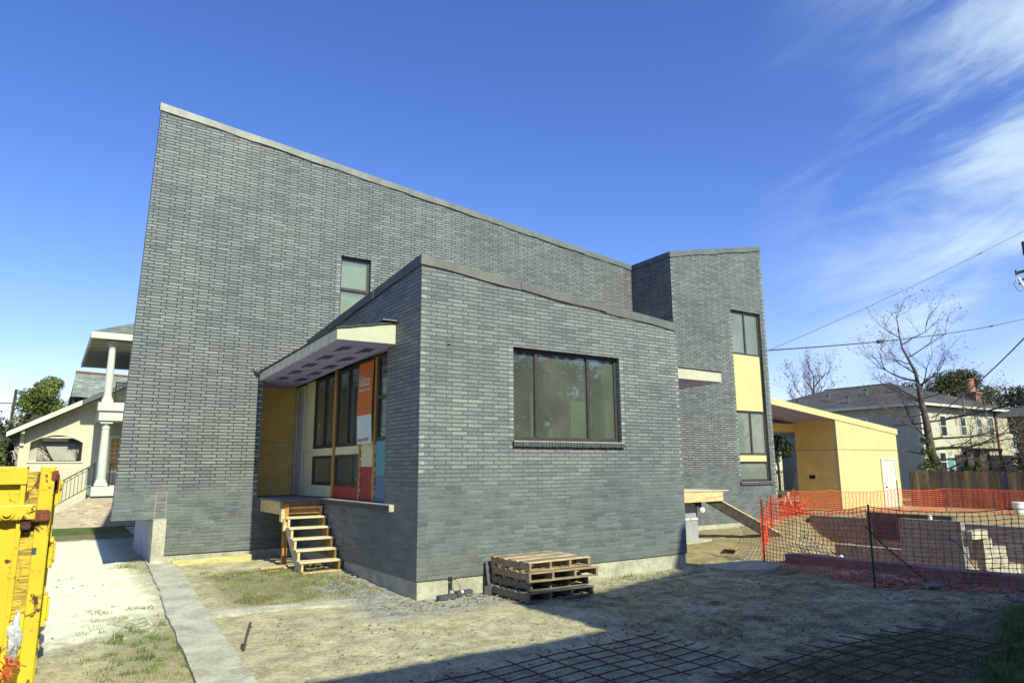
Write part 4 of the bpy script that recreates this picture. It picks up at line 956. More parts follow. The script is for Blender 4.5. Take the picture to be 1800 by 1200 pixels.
# ================================================================== SAFETY FENCE
def net(path, htop, name, parent, rows=12, cell=.15, sag=.06, seed=0, strand=.0058, node=.018, droop=None):
    """plastic mesh hung along a ground path; path points (x, y)"""
    pts = [Vector((p[0], p[1])) for p in path]; seg = [(pts[i+1]-pts[i]).length for i in range(len(pts)-1)]; tot = sum(seg)
    def at(s):
        for i, l in enumerate(seg):
            if s <= l or i == len(seg)-1:
                q = pts[i].lerp(pts[i+1], min(1, s/l)); return q, i, min(1, s/l), (pts[i+1]-pts[i]).normalized()
            s -= l
    n = int(tot/cell); mb = MB(); G = []
    for i in range(n+1):
        q, k, f, d = at(tot*i/n); nrm = Vector((-d.y, d.x)); sg = droop[k] if droop else sag
        s4 = 4*f*(1-f)
        col = []
        for j in range(rows+1):
            v = j/rows
            off = .05*noise.noise(Vector((i*.13, j*.35, seed)))+.03*s4*(1-v)
            z = gz(q.x, q.y)+.02+(htop-sg*s4*(1+.3*noise.noise(Vector((i*.2, seed, 0)))))*v+.010*noise.noise(Vector((i*.7, j*.9, seed)))
            along = .05*s4*(v-.5)+.02*noise.noise(Vector((i*.3, j*.5, seed+4)))
            col.append(Vector((q.x+nrm.x*off+d.x*along, q.y+nrm.y*off+d.y*along, z)))
        G.append((col, nrm, d))
    for j in range(rows+1):
        mb.tube([g[0][j] for g in G], strand*(1.7 if j in (0, rows) else 1), 4, 0)
    for i in range(n+1): mb.tube(G[i][0], strand, 4, 0)
    for i in range(n+1):
        col, nrm, d = G[i]
        for j in range(1, rows):
            c = col[j]; dd_ = Vector((d.x, d.y, 0))*node; up = Vector((0, 0, node*.95)); t_ = Vector((nrm.x, nrm.y, 0))*.004
            mb.add([c-dd_, c-up, c+dd_, c+up, c+t_, c-t_], [(0, 1, 4), (1, 2, 4), (2, 3, 4), (3, 0, 4), (1, 0, 5), (2, 1, 5), (3, 2, 5), (0, 3, 5)], 1)
    return build(name, mb, ['mesh_orange', 'mesh_node'], parent)
sf = thing('safety_fence', 'near orange mesh fence on dark posts around the pool excavation', 'fence', (11.8, 7.5, 0))
net([(12.61, 9.45), (11.66, 6.61), (12.75, 4.85), (14.6, 2.6)], 1.28, 'mesh', sf, 17, .105, seed=1, droop=[.14, .08, .05], node=.018, strand=.0058)
def fpost(x, y, h, r, lean, par, m='steel_dark'):
    mb = MB(); z = gz(x, y); mb.tube([(x, y, z-.1), (x+lean[0]*.5, y+lean[1]*.5, z+h*.5), (x+lean[0], y+lean[1], z+h)], r, 6)
    for k in range(int(h/.12)): mb.box(x+lean[0]*k*.12/h-r*1.5, x+lean[0]*k*.12/h+r*1.5, y-.006, y+.006, z+k*.12, z+k*.12+.018)
    return build('post', mb, m, par)
fpost(12.61, 9.45, 1.27, .018, (.03, 0), sf); fpost(11.66, 6.61, 1.33, .017, (.03, .0), sf); fpost(14.6, 2.6, 1.3, .02, (0, 0), sf)
sf3 = thing('safety_fence', 'slack orange mesh fence running back from the near corner post to the garage', 'fence', (18, 13.2, 0))
net([(12.66, 9.52), (18.2, 13.3), (24.1, 16.5)], .98, 'mesh', sf3, 9, .19, seed=5, droop=[.25, .2], node=.02, strand=.004)
fpost(18.2, 13.3, 1.0, .015, (.05, 0), sf3)
sf2 = thing('safety_fence', 'far orange mesh fence before the yellow garage and board fence', 'fence', (28.5, 15, 0))
net([(24.1, 16.5), (25.5, 15.9), (28.6, 14.9), (30.45, 14.0), (31.7, 11.3), (32.4, 8)], .88, 'mesh', sf2, 11, .17, seed=9, droop=[.05, .10, .08, .03, .05], strand=.008, node=.022)
for q in ((28.6, 14.9), (30.45, 14.0), (31.7, 11.3), (24.1, 16.5)): fpost(q[0], q[1], 1.25, .02, (.02, 0), sf2)
# red mesh heap and sawhorses by the carport
mb = MB(); random.seed(14)
for i in range(80):
    p = Vector((23.9+random.uniform(-.9, 1.0), 16.7+random.uniform(-.4, .5), .12)); pts = [p]
    for k in range(5): p = p+Vector((random.uniform(-.25, .25), random.uniform(-.15, .15), random.uniform(-.12, .22))); p.z = max(.12, min(.95, p.z)); pts.append(p.copy())
    mb.tube(pts, .012, 4, random.choice((0, 0, 1)))
build('mesh_heap', mb, ['mesh_orange', 'mesh_node'], None, label='crumpled heap of orange mesh beside the sawhorses', cat='mesh', base=(23.9, 16.7, .1))
def sawhorse(label, x, y, rz):
    t = thing('sawhorse', label, 'sawhorse', (x, y, .1), 'timber sawhorses by the carport'); ca, sa = math.cos(rz), math.sin(rz)
    def T(u, v, z): return (x+u*ca-v*sa, y+u*sa+v*ca, z)
    mb = MB(); mb.hexa([T(-.6, -.04, .88), T(.6, -.04, .88), T(.6, .04, .88), T(-.6, .04, .88), T(-.6, -.04, .97), T(.6, -.04, .97), T(.6, .04, .97), T(-.6, .04, .97)]); build('top_rail', mb, 'lumber_pale', t)
    for su in (-1, 1):
        for sv in (-1, 1):
            mb = MB(); mb.tube([T(su*.45, sv*.03, .9), T(su*.55, sv*.28, .08)], .03, 4); build('leg', mb, 'lumber_pale', t)
sawhorse('pale timber sawhorse nearer the brick tower', 23.6, 17.3, .3); sawhorse('pale timber sawhorse nearer the yellow garage', 24.6, 17.5, 1.2)

# ================================================================== POOL SHELL
pl = thing('pool_shell', 'half-built concrete and block swimming pool behind the orange fence', 'pool', (17, 8, 0))
mb = MB(); mb.prism([(3.0, -.4), (9.35, -.4), (9.35, .17), (3.0, .24)], 'x', 13.15, 13.48); build('pool_beam', mb, 'concrete_grey', pl, label='near concrete edge beam', bevel=.01)
mb = MB(); mb.box(22.85, 23.1, 4.0, 15.1, -.9, .26, 0); build('wall', mb, 'cmu', pl, label='long shaded far wall of the pool')
mb = MB(); mb.box(22.80, 23.0, 10.35, 12.97, .264, .46); build('coping_block', mb, 'greyboard', pl)
mb = MB(); mb.box(22.80, 22.846, 11.5, 12.8, -.36, .22); build('form_panel', mb, mat('dark_form_board', (.075, .075, .11), .7, .2), pl)
mb = MB(); mb.box(16.12, 16.34, 7.16, 8.45, -.8, .80); build('wall', mb, 'cmu', pl, label='mid block of rough grey concrete')
mb = MB(); mb.box(19.3, 19.6, 9.3, 12.0, -.8, -.25); build('step', mb, 'concrete_grey', pl)
bl = MB(); random.seed(4)
rowsb = [(.62, .44, 16.14, 16.86), (.43, .24, 16.62, 17.05), (.23, .02, 16.62, 17.65), (.01, -.19, 16.64, 17.7), (-.2, -.42, 16.66, 18.25)]
for (z1, z0, xa, xb) in rowsb:
    x = xa
    while x < xb-.05:
        x2 = min(x+.40, xb); bl.box(x+.004, x2-.004, 6.98+random.uniform(-.01, .01), 7.155, z0+.006, z1-.004); x = x2
build('block_stair', bl, 'concrete_pale', pl, label='stepped sunlit white blocks')
mb = MB(); mb.tube([(18.5, 8.9, -.6), (18.5, 8.9, .75)], .045, 10); build('pipe', mb, 'pipe_white', pl)
mb = MB(); mb.tube([(15.6, 9.7, -.6), (15.6, 9.7, -.2)], .07, 10); mb.tube([(15.6, 9.7, -.2), (15.6, 9.55, -.12)], .07, 10); build('pipe', mb, 'pipe_white', pl)
for q in [((14.0, 8.9, .1), (14.6, 9.5, .7)), ((14.3, 8.2, .0), (15.2, 8.9, .62)), ((13.7, 5.9, .15), (13.9, 6.4, .68)), ((15.2, 9.9, -.3), (16.0, 10.5, .3))]:
    mb = MB(); a, b = Vector(q[0]), Vector(q[1]); mb.tube([a, a.lerp(b, .6)+Vector((0, 0, .08)), b, b+Vector((.1, -.05, -.08))], .008, 5); build('rebar', mb, 'rust', pl)
mb = MB(); mb.tube([(12.35, 6.05, .05), (12.0, 6.55, .62), (11.72, 6.70, .95)], .014, 6)
build('brace_pole', mb, 'steel_dark', None, label='dark diagonal pole propped against the middle post of the near mesh fence', cat='pole', base=(12.3, 6.0, 0))
# rubble and stones
def rock(label, x, y, r, seed, name='rubble', z=None):
    mb = MB(); mb.blob((x, y, (gz(x, y) if z is None else z)+r*.25), r, r*.8, r*.5, 0, seed, 9, .5); build(name, mb, 'stone', None, label=label, cat='stone', group='lumps of rubble by the mesh fence', base=(x, y, 0))
rock('largest pale lump of concrete under the near mesh fence', 12.15, 5.9, .2, 1)
rock('smaller concrete lump by the foot of the middle fence post', 11.95, 6.55, .12, 2)
mb = MB(); random.seed(33)
for i in range(260):
    x = random.uniform(12.0, 13.1); y = random.uniform(4.2, 7.6); r = random.uniform(.015, .05); mb.blob((x, y, gz(x, y)+r*.3), r, r, r*.7, 0, i, 5, .4)
for i in range(300):
    x = random.uniform(14.2, 19.5); y = 9.4+(x-13.3)*.645-random.uniform(.2, 1.6); r = random.uniform(.02, .09); mb.blob((x, y, gz(x, y)+pit(x, y)+r*.3), r, r, r*.7, 0, i, 5, .4)
build('gravel', mb, 'stone', kind='stuff')
bk = thing('bucket', 'white plastic bucket standing on the dirt before the board fence', 'bucket', (30.6, 11.5, .14))
mb = MB(); mb.lathe((30.6, 11.5, .14), [(.16, 0), (.19, .40), (.205, .41), (.205, .44), (.19, .45)], 20, 0); build('body', mb, 'pipe_white', bk, smooth=False)

# ================================================================== DUMPSTER
dz = thing('dumpster', 'scratched yellow steel roll-off container cut by the left edge of the photo', 'dumpster', (-1.0, 7.8, 0))
A = R(-.8); O = Vector((.075, 6.5))
def DT(u, v, z):   # u leftwards negative, v depth
    ca, sa = math.cos(A), math.sin(A); return (O.x+u*ca-v*sa, O.y+u*sa+v*ca, z)
def dbox(mb, u0, u1, v0, v1, z0, z1, m=0):
    mb.hexa([DT(u0, v0, z0), DT(u1, v0, z0), DT(u1, v1, z0), DT(u0, v1, z0), DT(u0, v0, z1), DT(u1, v0, z1), DT(u1, v1, z1), DT(u0, v1, z1)], m)
mb = MB(); dbox(mb, -.10, 0, 0, .10, .12, 2.02); build('corner_post', mb, 'dump', dz, bevel=.012)
mb = MB(); dbox(mb, -.055, -.005, .10, 2.75, .15, 1.98); build('side_panel', mb, 'dump', dz)
mb = MB(); dbox(mb, -.04, .012, .12, 2.8, 1.84, 1.985); build('top_rail', mb, 'dump', dz, bevel=.01)
mb = MB(); dbox(mb, -.02, .01, .12, 2.8, .12, .25); build('bottom_rail', mb, 'dump', dz, bevel=.01)
mb = MB(); dbox(mb, -.03, .018, 2.70, 2.82, .12, 2.0); build('corner_post', mb, 'dump', dz, bevel=.01)
mb = MB(); dbox(mb, -.185, -.10, .05, .10, .93, 1.975); build('recessed_panel', mb, 'dump_scr', dz, label='heavily scratched recessed panel')
mb = MB(); dbox(mb, -2.4, -.185, .03, .09, .2, 1.97); build('door_leaf', mb, 'dump', dz)
mb = MB(); dbox(mb, -2.4, -.175, -.02, .03, 1.88, 2.015); dbox(mb, -.215, -.18, -.012, .03, .2, 1.879); build('door_frame', mb, 'dump', dz, bevel=.006)
mb = MB(); dbox(mb, -.9, -.10, -.05, -.012, 1.62, 1.73); arm = build('latch_arm', mb, 'dump', dz, bevel=.008)
mb = MB(); c = DT(-.275, -.05, 1.675); dcy = Vector(DT(0, -1, 0))-Vector(DT(0, 0, 0))
mb.lathe(c, [(.05, 0), (.05, .01), (.026, .011), (.026, .03)], 18, 0, dcy); build('bolt', mb, 'dump', arm)
mb = MB(); dbox(mb, -.135, -.005, -.045, -.002, 1.60, 1.69); build('latch_pad', mb, 'rust_red', dz, bevel=.02, label='rust-red latch pad')
mb = MB(); dbox(mb, -.19, -.12, -.03, -.001, 1.545, 1.66); build('latch_pad', mb, 'rust', dz, bevel=.02)
mb = MB(); dbox(mb, -.03, .02, -.005, .12, 1.90, 1.985); dbox(mb, .0, .03, .10, .22, 1.80, 1.96); build('rust_cap', mb, 'rust_red', dz, bevel=.02)
mb = MB(); dbox(mb, -.10, -.07, -.002, -.0005, 1.36, 1.41); build('sticker', mb, 'cable_grey', dz)
for z in (1.62, .98, .40):
    mb = MB(); dbox(mb, .0, .045, 2.45, 2.75, z, z+.30); dbox(mb, .045, .065, 2.5, 2.7, z+.04, z+.26); build('hinge', mb, 'dump', dz, bevel=.008)
mb = MB(); dbox(mb, -2.4, -2.3, .1, 2.75, .15, 1.98); dbox(mb, -2.3, -.06, 2.70, 2.75, .15, 1.9); dbox(mb, -2.3, -.06, .1, 2.7, .15, .2); build('body', mb, 'dump', dz)
mb = MB(); dbox(mb, -2.3, -2.15, .1, 2.7, .0, .14); dbox(mb, -.3, -.15, .1, 2.7, .0, .14); build('skid', mb, 'rust', dz)
# debris wedged in its front corner
mb = MB(); random.seed(8)
c = Vector(DT(-.145, -.0, .80))
mb.blob((c.x, c.y, c.z-.02), .042, .03, .14, 0, 23, 26, .9)
build('plastic_wrap', mb, 'plastic_bag', None, label='crumpled clear plastic wrap wedged against the yellow container', cat='plastic wrap', base=tuple(c), smooth=True)
mb = MB(); c = Vector(DT(-.19, -.06, .42))
for i in range(70):
    p = c+Vector((random.uniform(-.09, .07), random.uniform(-.05, .03), random.uniform(-.4, .22))); a0 = random.uniform(0, 6.28); rr = random.uniform(.02, .05)
    mb.tube([p+Vector((math.cos(a0+t)*rr, random.uniform(-.01, .01), math.sin(a0+t)*rr)) for t in (0, .9, 1.8, 2.7)], .005, 4, random.choice((0, 0, 1)))
build('mesh_bundle', mb, ['mesh_orange', 'mesh_node'], None, label='tangled bundle of red-orange mesh at the foot of the yellow container', cat='mesh', base=tuple(c))

# ================================================================== TREES
def grow(mb, p, d, L_, r, lvl, rnd, tips, up=.12, spread=.75, seg=4, gravity=0):
    pts = [p.copy()]; rad = [r]; q = p.copy(); dirs = []
    for i in range(seg):
        d = (d+Vector((rnd.gauss(0, .16), rnd.gauss(0, .16), rnd.gauss(0, .12)+up*.4-gravity))).normalized()
        q = q+d*(L_/seg); pts.append(q.copy()); rad.append(r*(1-.42*(i+1)/seg)); dirs.append(d.copy())
    mb.tube(pts, rad, 6 if lvl > 3 else (4 if lvl > 1 else 3), 0, cap=False)
    if lvl == 0: tips.append((q, d)); return
    k = rnd.choice((2, 3, 3)) if lvl > 1 else rnd.choice((2, 3))
    for j in range(k):
        nd = (d+Vector((rnd.gauss(0, spread), rnd.gauss(0, spread), rnd.gauss(0, spread*.6)+up))).normalized()
        grow(mb, q, nd, L_*rnd.uniform(.62, .85), rad[-1]*.78, lvl-1, rnd, tips, up, spread, seg, gravity)
    for i in range(1, seg):
        if rnd.random() < .75:
            nd = (dirs[i]+Vector((rnd.gauss(0, spread*1.1), rnd.gauss(0, spread*1.1), rnd.gauss(0, spread*.6)+up))).normalized()
            grow(mb, pts[i], nd, L_*rnd.uniform(.4, .65), rad[i]*.5, max(0, lvl-2), rnd, tips, up, spread, seg, gravity)
def leaves(mb, c, s, rnd, m=0):
    a = Vector((rnd.gauss(0, 1), rnd.gauss(0, 1), rnd.gauss(0, 1))).normalized(); b = a.orthogonal().normalized(); t = rnd.uniform(0, 6.28); b = (b*math.cos(t)+a.cross(b)*math.sin(t))
    d = a.cross(b)*.5; mb.add([c-b*s, c-d*s*.8, c+b*s, c+d*s*.8], [(0, 1, 2, 3)], m)
def bare_tree(label, trunkpts, trunkrad, limbs, seed, name='bare_tree', leafs=.3, leafsize=.05, group='leafless trees beyond the lot', lv=4, bark='bark', spread=.7, up=.1):
    rnd = random.Random(seed); t = thing(name, label, 'tree', trunkpts[0], group)
    mb = MB(); mb.tube(trunkpts, trunkrad, 9); build('trunk', mb, bark, t, smooth=True)
    mb = MB(); tips = []
    for (f, d, L_, r, l) in limbs:
        k = f*(len(trunkpts)-1); i = min(int(k), len(trunkpts)-2); p = Vector(trunkpts[i]).lerp(Vector(trunkpts[i+1]), k-i)
        grow(mb, p, Vector(d).normalized(), L_, r, l, rnd, tips, up, spread)
    build('branches', mb, bark, t)
    if leafs:
        mb = MB()
        for (q, d) in tips:
            if rnd.random() < leafs:
                for _ in range(rnd.randint(1, 2)): leaves(mb, q+Vector((rnd.gauss(0, .06), rnd.gauss(0, .06), rnd.gauss(0, .06))), leafsize*rnd.uniform(.6, 1.3), rnd)
        build('leaves', mb, 'dryleaf', t)
    return t
# big bare tree beyond the board fence (lateral directions: image right is about (.83,-.56))
Rt = Vector((.45, -.89, 0)); Fw = Vector((.89, .45, 0))
B0 = Vector((36.4, 17.0, 0))
def bt(u, z, v=0): return B0+Rt*u+Fw*v+Vector((0, 0, z))
tp = [bt(.45, 0), bt(.3, 1.2), bt(-.1, 2.6), bt(-.15, 4.0), bt(-.30, 5.4), bt(-.38, 6.6), bt(-.85, 7.9), bt(-.95, 8.9)]
bare_tree('tall leafless tree with a leaning trunk rising in front of the pale two-storey house', tp, [.36, .26, .21, .165, .12, .08, .05, .028],
    [(.97, Rt*.0+Vector((0, 0, 1)), .8, .03, 4), (.93, -Rt*.7+Vector((0, 0, .6)), .9, .03, 4), (.88, Rt*.8+Vector((0, 0, .5)), 1.3, .035, 4), (.80, Rt*1+Vector((0, 0, .3)), 1.2, .035, 4), (.76, -Rt*.9+Vector((0, 0, .5)), 1.0, .03, 4),
     (.66, -Rt*1+Vector((0, 0, .25))+Fw*.3, 1.7, .055, 4), (.63, Rt*1+Vector((0, 0, .5)), 1.1, .045, 4), (.56, Rt*1+Vector((0, 0, .10))-Fw*.3, 1.3, .045, 4), (.54, -Rt*1+Vector((0, 0, .3)), 1.2, .045, 4), (.48, -Rt*1-Vector((0, 0, .05)), 1.3, .04, 4),
     (.44, Rt*1+Vector((0, 0, .05)), 1.6, .05, 4), (.40, -Rt*1+Vector((0, 0, .1)), 1.4, .04, 4), (.30, Rt*1+Vector((0, 0, .30)), 2.2, .085, 4), (.28, -Rt*1+Vector((0, 0, .05)), 1.2, .04, 4), (.20, Rt*1+Vector((0, 0, .12)), 1.7, .05, 4), (.35, Rt*1+Vector((0, 0, .22)), 1.9, .06, 4), (.25, Rt*1+Vector((0, 0, .02)), 1.6, .05, 4), (.50, -Rt*.8+Vector((0, 0, .5)), 1.3, .04, 4), (.6, Rt*.6+Vector((0, 0, .8)), 1.2, .04, 4), (.7, -Rt*.6+Vector((0, 0, .8)), 1.1, .035, 4), (.36, -Rt*1+Vector((0, 0, .4)), 1.3, .045, 4)], 5, leafs=.35, leafsize=.05, spread=.6)
# round bare tree behind the house roof, left
C0 = Vector((70.0, 44.5, 0))
Rt2 = Vector((.62, -.79, 0))
bare_tree('leafless round-crowned tree behind the dark roof, left of the chimney house', [C0, C0+Vector((0, 0, 4)), C0+Vector((0, 0, 7.0)), C0+Vector((0, 0, 9.6)), C0+Vector((.2, 0, 11.8))], [.34, .28, .2, .11, .04],
    [(.98, Vector((0, 0, 1)), 1.3, .05, 4), (.85, Rt2*.5+Vector((0, 0, 1)), 1.5, .06, 4), (.8, -Rt2*.6+Vector((0, 0, 1)), 1.6, .06, 4), (.65, Rt2+Vector((0, 0, .9)), 2.0, .07, 5), (.6, -Rt2+Vector((0, 0, .9)), 2.0, .07, 5), (.5, Rt2+Vector((0, 0, .5)), 1.9, .06, 5), (.48, -Rt2+Vector((0, 0, .5)), 1.9, .06, 5), (.7, Vector((.3, .3, 1)), 1.7, .06, 4), (.55, Vector((-.3, -.3, 1)), 1.7, .06, 4)], 12, leafs=.3, leafsize=.09, spread=.5, up=.2, bark='bark')

def evergreen(label, c, blobs, n, size, m, name='evergreen_tree', trunk=.3, group='evergreen trees round the lot', seed=1, cat='tree', tr=True, gl=None):
    rnd = random.Random(seed); t = thing(name, label, cat, (c[0], c[1], 0), group)
    if tr:
        mb = MB(); z = min(b[2] for b in blobs); top = max(b[2] for b in blobs)
        mb.tube([(c[0], c[1], 0), (c[0]+.1, c[1], z*.6), (c[0], c[1], top*.95)], [trunk, trunk*.8, trunk*.3], 8)
        for b in blobs[::2]: mb.tube([(c[0], c[1], b[2]*.6), (c[0]+b[0], c[1]+b[1], b[2])], [trunk*.4, trunk*.12], 5)
        build('trunk', mb, 'bark_dark', t)
    mb = MB(); tot = sum(b[3]**2 for b in blobs)
    for (bx, by, bz, r) in blobs:
        k = int(n*r*r/tot)
        for i in range(k):
            d = Vector((rnd.gauss(0, 1), rnd.gauss(0, 1), rnd.gauss(0, 1))).normalized()
            rr = r*(rnd.random()**.45)
            q = Vector((c[0]+bx, c[1]+by, bz))+Vector((d.x*rr, d.y*rr, d.z*rr*.8))
            if noise.noise(q*(1.3/size*.22)) > -.18: leaves(mb, q, size*rnd.uniform(.6, 1.3), rnd)
    build('crown', mb, m, t); return t
def rb(n, w_, d_, z0, z1, r0, r1, seed, ax=(1, 0)):
    rnd = random.Random(seed); o = []
    for i in range(n):
        f = rnd.uniform(-1, 1); z = rnd.uniform(z0, z1); k = 1-.55*((z-z0)/(z1-z0+1e-6)); u = f*w_*k; v = rnd.uniform(-1, 1)*d_
        o.append((ax[0]*u-ax[1]*v, ax[1]*u+ax[0]*v, z, rnd.uniform(r0, r1)))
    return o
ax_r = (.45, -.89)
evergreen('broad evergreen behind the chimney of the pale house', (70.5, 30.8), rb(16, 4.6, 2, 7.0, 10.0, 1.1, 1.7, 3, ax_r), 22000, .13, 'ever', seed=3)
evergreen('evergreen rising behind the right slope of the dark roof', (69.0, 35.5), rb(12, 3.2, 2, 6.5, 9.6, .9, 1.5, 4, ax_r), 14000, .13, 'ever', seed=4)
evergreen('low evergreen by the right edge beyond the brick house', (72, 25.0), rb(12, 3.4, 2, 5.2, 8.0, .9, 1.5, 5, ax_r), 14000, .13, 'ever', seed=5)
evergreen('dark evergreen standing between the pale house and the red brick house', (64.5, 22.3), rb(12, 1.3, 1, 1.2, 5.0, .7, 1.1, 6, ax_r), 12000, .12, 'bush', seed=6)
evergreen('dense rounded pine tree above the beige gabled house', (-.4, 62.0), rb(20, 1.8, 1.5, 5.2, 8.5, .7, 1.15, 7), 24000, .10, 'pine', seed=7)
evergreen('lower wing of the pine spreading right above the gable', (1.9, 63.0), rb(9, 1.7, 1.2, 5.3, 7.2, .55, .9, 17), 9000, .10, 'pine', seed=27)
evergreen('dark leafy tree at the left edge behind the gabled house', (-3.1, 52.0), rb(16, 2.4, 1.5, 2.2, 5.6, .8, 1.2, 8), 18000, .11, 'bush', seed=8)
evergreen('olive leafy shrub at the left edge above the yellow container', (-1.75, 33.0), rb(9, .8, .6, 1.0, 2.9, .4, .6, 10), 5000, .10, 'palm', name='shrub', seed=10, cat='shrub', trunk=.08, group='shrubs round the lot')
evergreen('dark glossy bush seen through the open carport', (35.0, 24.9), rb(12, 1.0, .8, 1.9, 4.4, .55, .85, 11, (.57, -.82)), 9000, .10, 'bush', name='shrub', seed=11, cat='shrub', trunk=.09, group='shrubs round the lot')
evergreen('tall evergreen added behind the viewpoint to darken a window reflection', (32, -24), rb(16, 6, 3, 3, 10.5, 2.0, 3.0, 21, (1, 0)), 7000, .35, 'ever', seed=41)  # unseen trees added to give the wing window a dark reflection
evergreen('tallest evergreen added behind the viewpoint to darken a window reflection', (38.5, -23), rb(14, 5, 3, 3, 11, 2.0, 3.0, 23, (1, 0)), 6000, .35, 'ever', seed=43)
evergreen('second tall evergreen added behind the viewpoint to darken a window reflection', (45, -26), rb(14, 6, 3, 3, 9.5, 2.0, 3.0, 22, (1, 0)), 6000, .35, 'ever', seed=42)
def ivy_run(label, x, y0, y1, z, seed, m='ivy', amp=.35):
    rnd = random.Random(seed); bl = []; y = y0
    while y < y1: bl.append((x-x+rnd.uniform(-.1, .3), y-(y0+y1)/2, z+rnd.uniform(-.15, amp), rnd.uniform(.22, .42))); y += .3
    return evergreen(label, (x, (y0+y1)/2), bl, int(2200*(y1-y0)/3), .065, m, name='shrub', seed=seed, cat='shrub', trunk=.04, group='shrubs round the lot', tr=False)
ivy_run('ivy clump trailing over the board fence beside the yellow garage', 34.0, 13.6, 16.6, 1.60, 31)
ivy_run('low green vine tangle along the middle of the board fence', 34.3, 9.9, 13.0, 1.55, 32, 'bush', .25)
ivy_run('green vine tangle on the board fence near the right edge', 34.0, 7.0, 9.6, 1.5, 33)
evergreen('ivy wrapped round the foot of the tall leafless tree', (36.4, 17.0), [(0, 0, .8, .5), (-.1, 0, 1.4, .5), (-.25, .1, 2.0, .42), (-.4, .1, 2.6, .35), (-.5, .1, 3.2, .28)], 3500, .06, 'ivy', name='ivy', seed=44, cat='ivy', tr=False, group='shrubs round the lot')
# bare twiggy bushes in front of the pale house
for i, (lab, x, y, s_, h_) in enumerate((('tangled bare bush before the shaded door of the pale house', 41.0, 15.9, 2, 2.4), ('tangled bare bush below the right windows of the pale house', 42.5, 13.2, 3, 2.8), ('bare leafy sapling near the right corner of the pale house', 40.5, 11.4, 4, 3.0))):
    bare_tree(lab, [(x, y, 0), (x, y+.1, h_*.35), (x+.1, y, h_*.7)], [.10, .08, .05], [(.2, Rt+Vector((0, 0, .7)), h_*.5, .04, 4), (.4, -Rt+Vector((0, 0, .8)), h_*.5, .04, 4), (.7, Rt+Vector((0, 0, .5)), h_*.5, .04, 4), (.9, -Rt*.5+Vector((0, 0, 1)), h_*.45, .03, 4), (.95, Rt*.3+Vector((0, 0, 1)), h_*.45, .03, 4)], 50+s_, name='bare_bush', leafs=.45, leafsize=.06, group='bare bushes before the pale house', bark='bark_dark')
bare_tree('thin leafless tree at the far left edge by the utility pole', [(-3.0, 70, 0), (-2.9, 70, 3), (-2.8, 70, 5)], [.16, .12, .05], [(.7, (.4, 0, 1), 1.7, .04, 3), (.75, (-.4, 0, 1), 1.7, .04, 3), (.95, (.2, 0, 1), 1.6, .03, 3)], 60, leafs=0)
bare_tree('spreading leafless tree seen through the arched porch opening', [(1.0, 42, 0), (.95, 42, 1.0), (.85, 42, 1.9)], [.28, .22, .16], [(.5, (-1, 0, .6), 1.4, .10, 4), (.55, (1, 0, .5), 1.4, .1, 4), (.4, (.3, 0, .9), 1.2, .08, 4), (.6, (-1, 0, .9), 1.5, .10, 4), (.65, (1, 0, .8), 1.5, .1, 4), (.9, (-.3, 0, 1), 1.4, .09, 4), (.95, (.6, 0, .9), 1.4, .08, 4)], 61, leafs=0, bark='bark_dark')

# ================================================================== BOARD FENCE
bf = thing('board_fence', 'weathered vertical board fence right of the yellow garage', 'fence', (33.2, 11, .1))
mb = MB(); random.seed(17); y = 16.7; i = 0
fm = [mat('fence_board_brown', (.20, .145, .085), .9, .3, 2, .3, stretch=(1, 1, .2)), mat('fence_board_grey', (.135, .125, .10), .9, .3, 2, .3, stretch=(1, 1, .2)), mat('fence_board_bluegrey', (.10, .105, .13), .9, .3, 2, .3, stretch=(1, 1, .2)), mat('fence_board_pale', (.27, .21, .13), .9, .3, 2, .3, stretch=(1, 1, .2))]
while y > 3.0:
    wdt = .145; h_ = 1.70+.03*math.sin(y*.9)+random.uniform(-.025, .025); mi = random.choice((0, 0, 0, 1, 1, 3, 2) if y > 11.5 else (1, 1, 0, 1))
    o_ = random.uniform(-.008, .008); mb.box(33.2+o_, 33.222+o_, y-wdt, y-.004, .05, h_, mi); y -= wdt+.002
build('boards', mb, fm, bf)
mb = MB(); mb.box(33.23, 33.27, 3.0, 16.7, .45, .54); mb.box(33.23, 33.27, 3.0, 16.7, 1.3, 1.39); build('rail', mb, fm[1], bf)

# ================================================================== PALE TWO-STOREY HOUSE (right)
ph = thing('pale_house', 'pale yellow two-storey house with a dark hipped roof behind the leafless tree', 'house', (56, 30, 0))
HX0, HX1, HY0, HY1, HE = 49.3, 63.0, 23.6, 39.5, 6.05
mb = MB(); mb.box(HX0, HX1, HY0, HY0+.3, 0, HE); build('wall', mb, 'pale_siding', ph, label='sunlit pale yellow front wall')
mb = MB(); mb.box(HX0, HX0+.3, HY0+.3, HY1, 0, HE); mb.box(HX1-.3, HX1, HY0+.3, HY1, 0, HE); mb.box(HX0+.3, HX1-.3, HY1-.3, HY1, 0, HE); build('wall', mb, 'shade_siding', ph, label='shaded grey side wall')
mb = MB(); ov = .5; e = HE+.0; x0, x1, y0, y1 = HX0-ov, HX1+ov, HY0-ov, HY1+ov; rz0 = 8.45; ra, rbk = (56.1, 28.9, rz0), (56.1, 34.6, rz0)
mb.add([(x0, y0, e+.1), (x1, y0, e+.1), (x1, y1, e+.1), (x0, y1, e+.1), ra, rbk, (x0, y0, e), (x1, y0, e), (x1, y1, e), (x0, y1, e)], [(0, 1, 4), (1, 2, 5, 4), (2, 3, 5), (3, 0, 4, 5), (6, 9, 8, 7)])
rf = build('roof', mb, 'shingle_dark', ph)
mb = MB(); mb.box(x0, x1, y0-.03, y0, e-.06, e+.1); mb.box(x0-.03, x0, y0, y1, e-.06, e+.1); build('gutter', mb, 'white', ph)
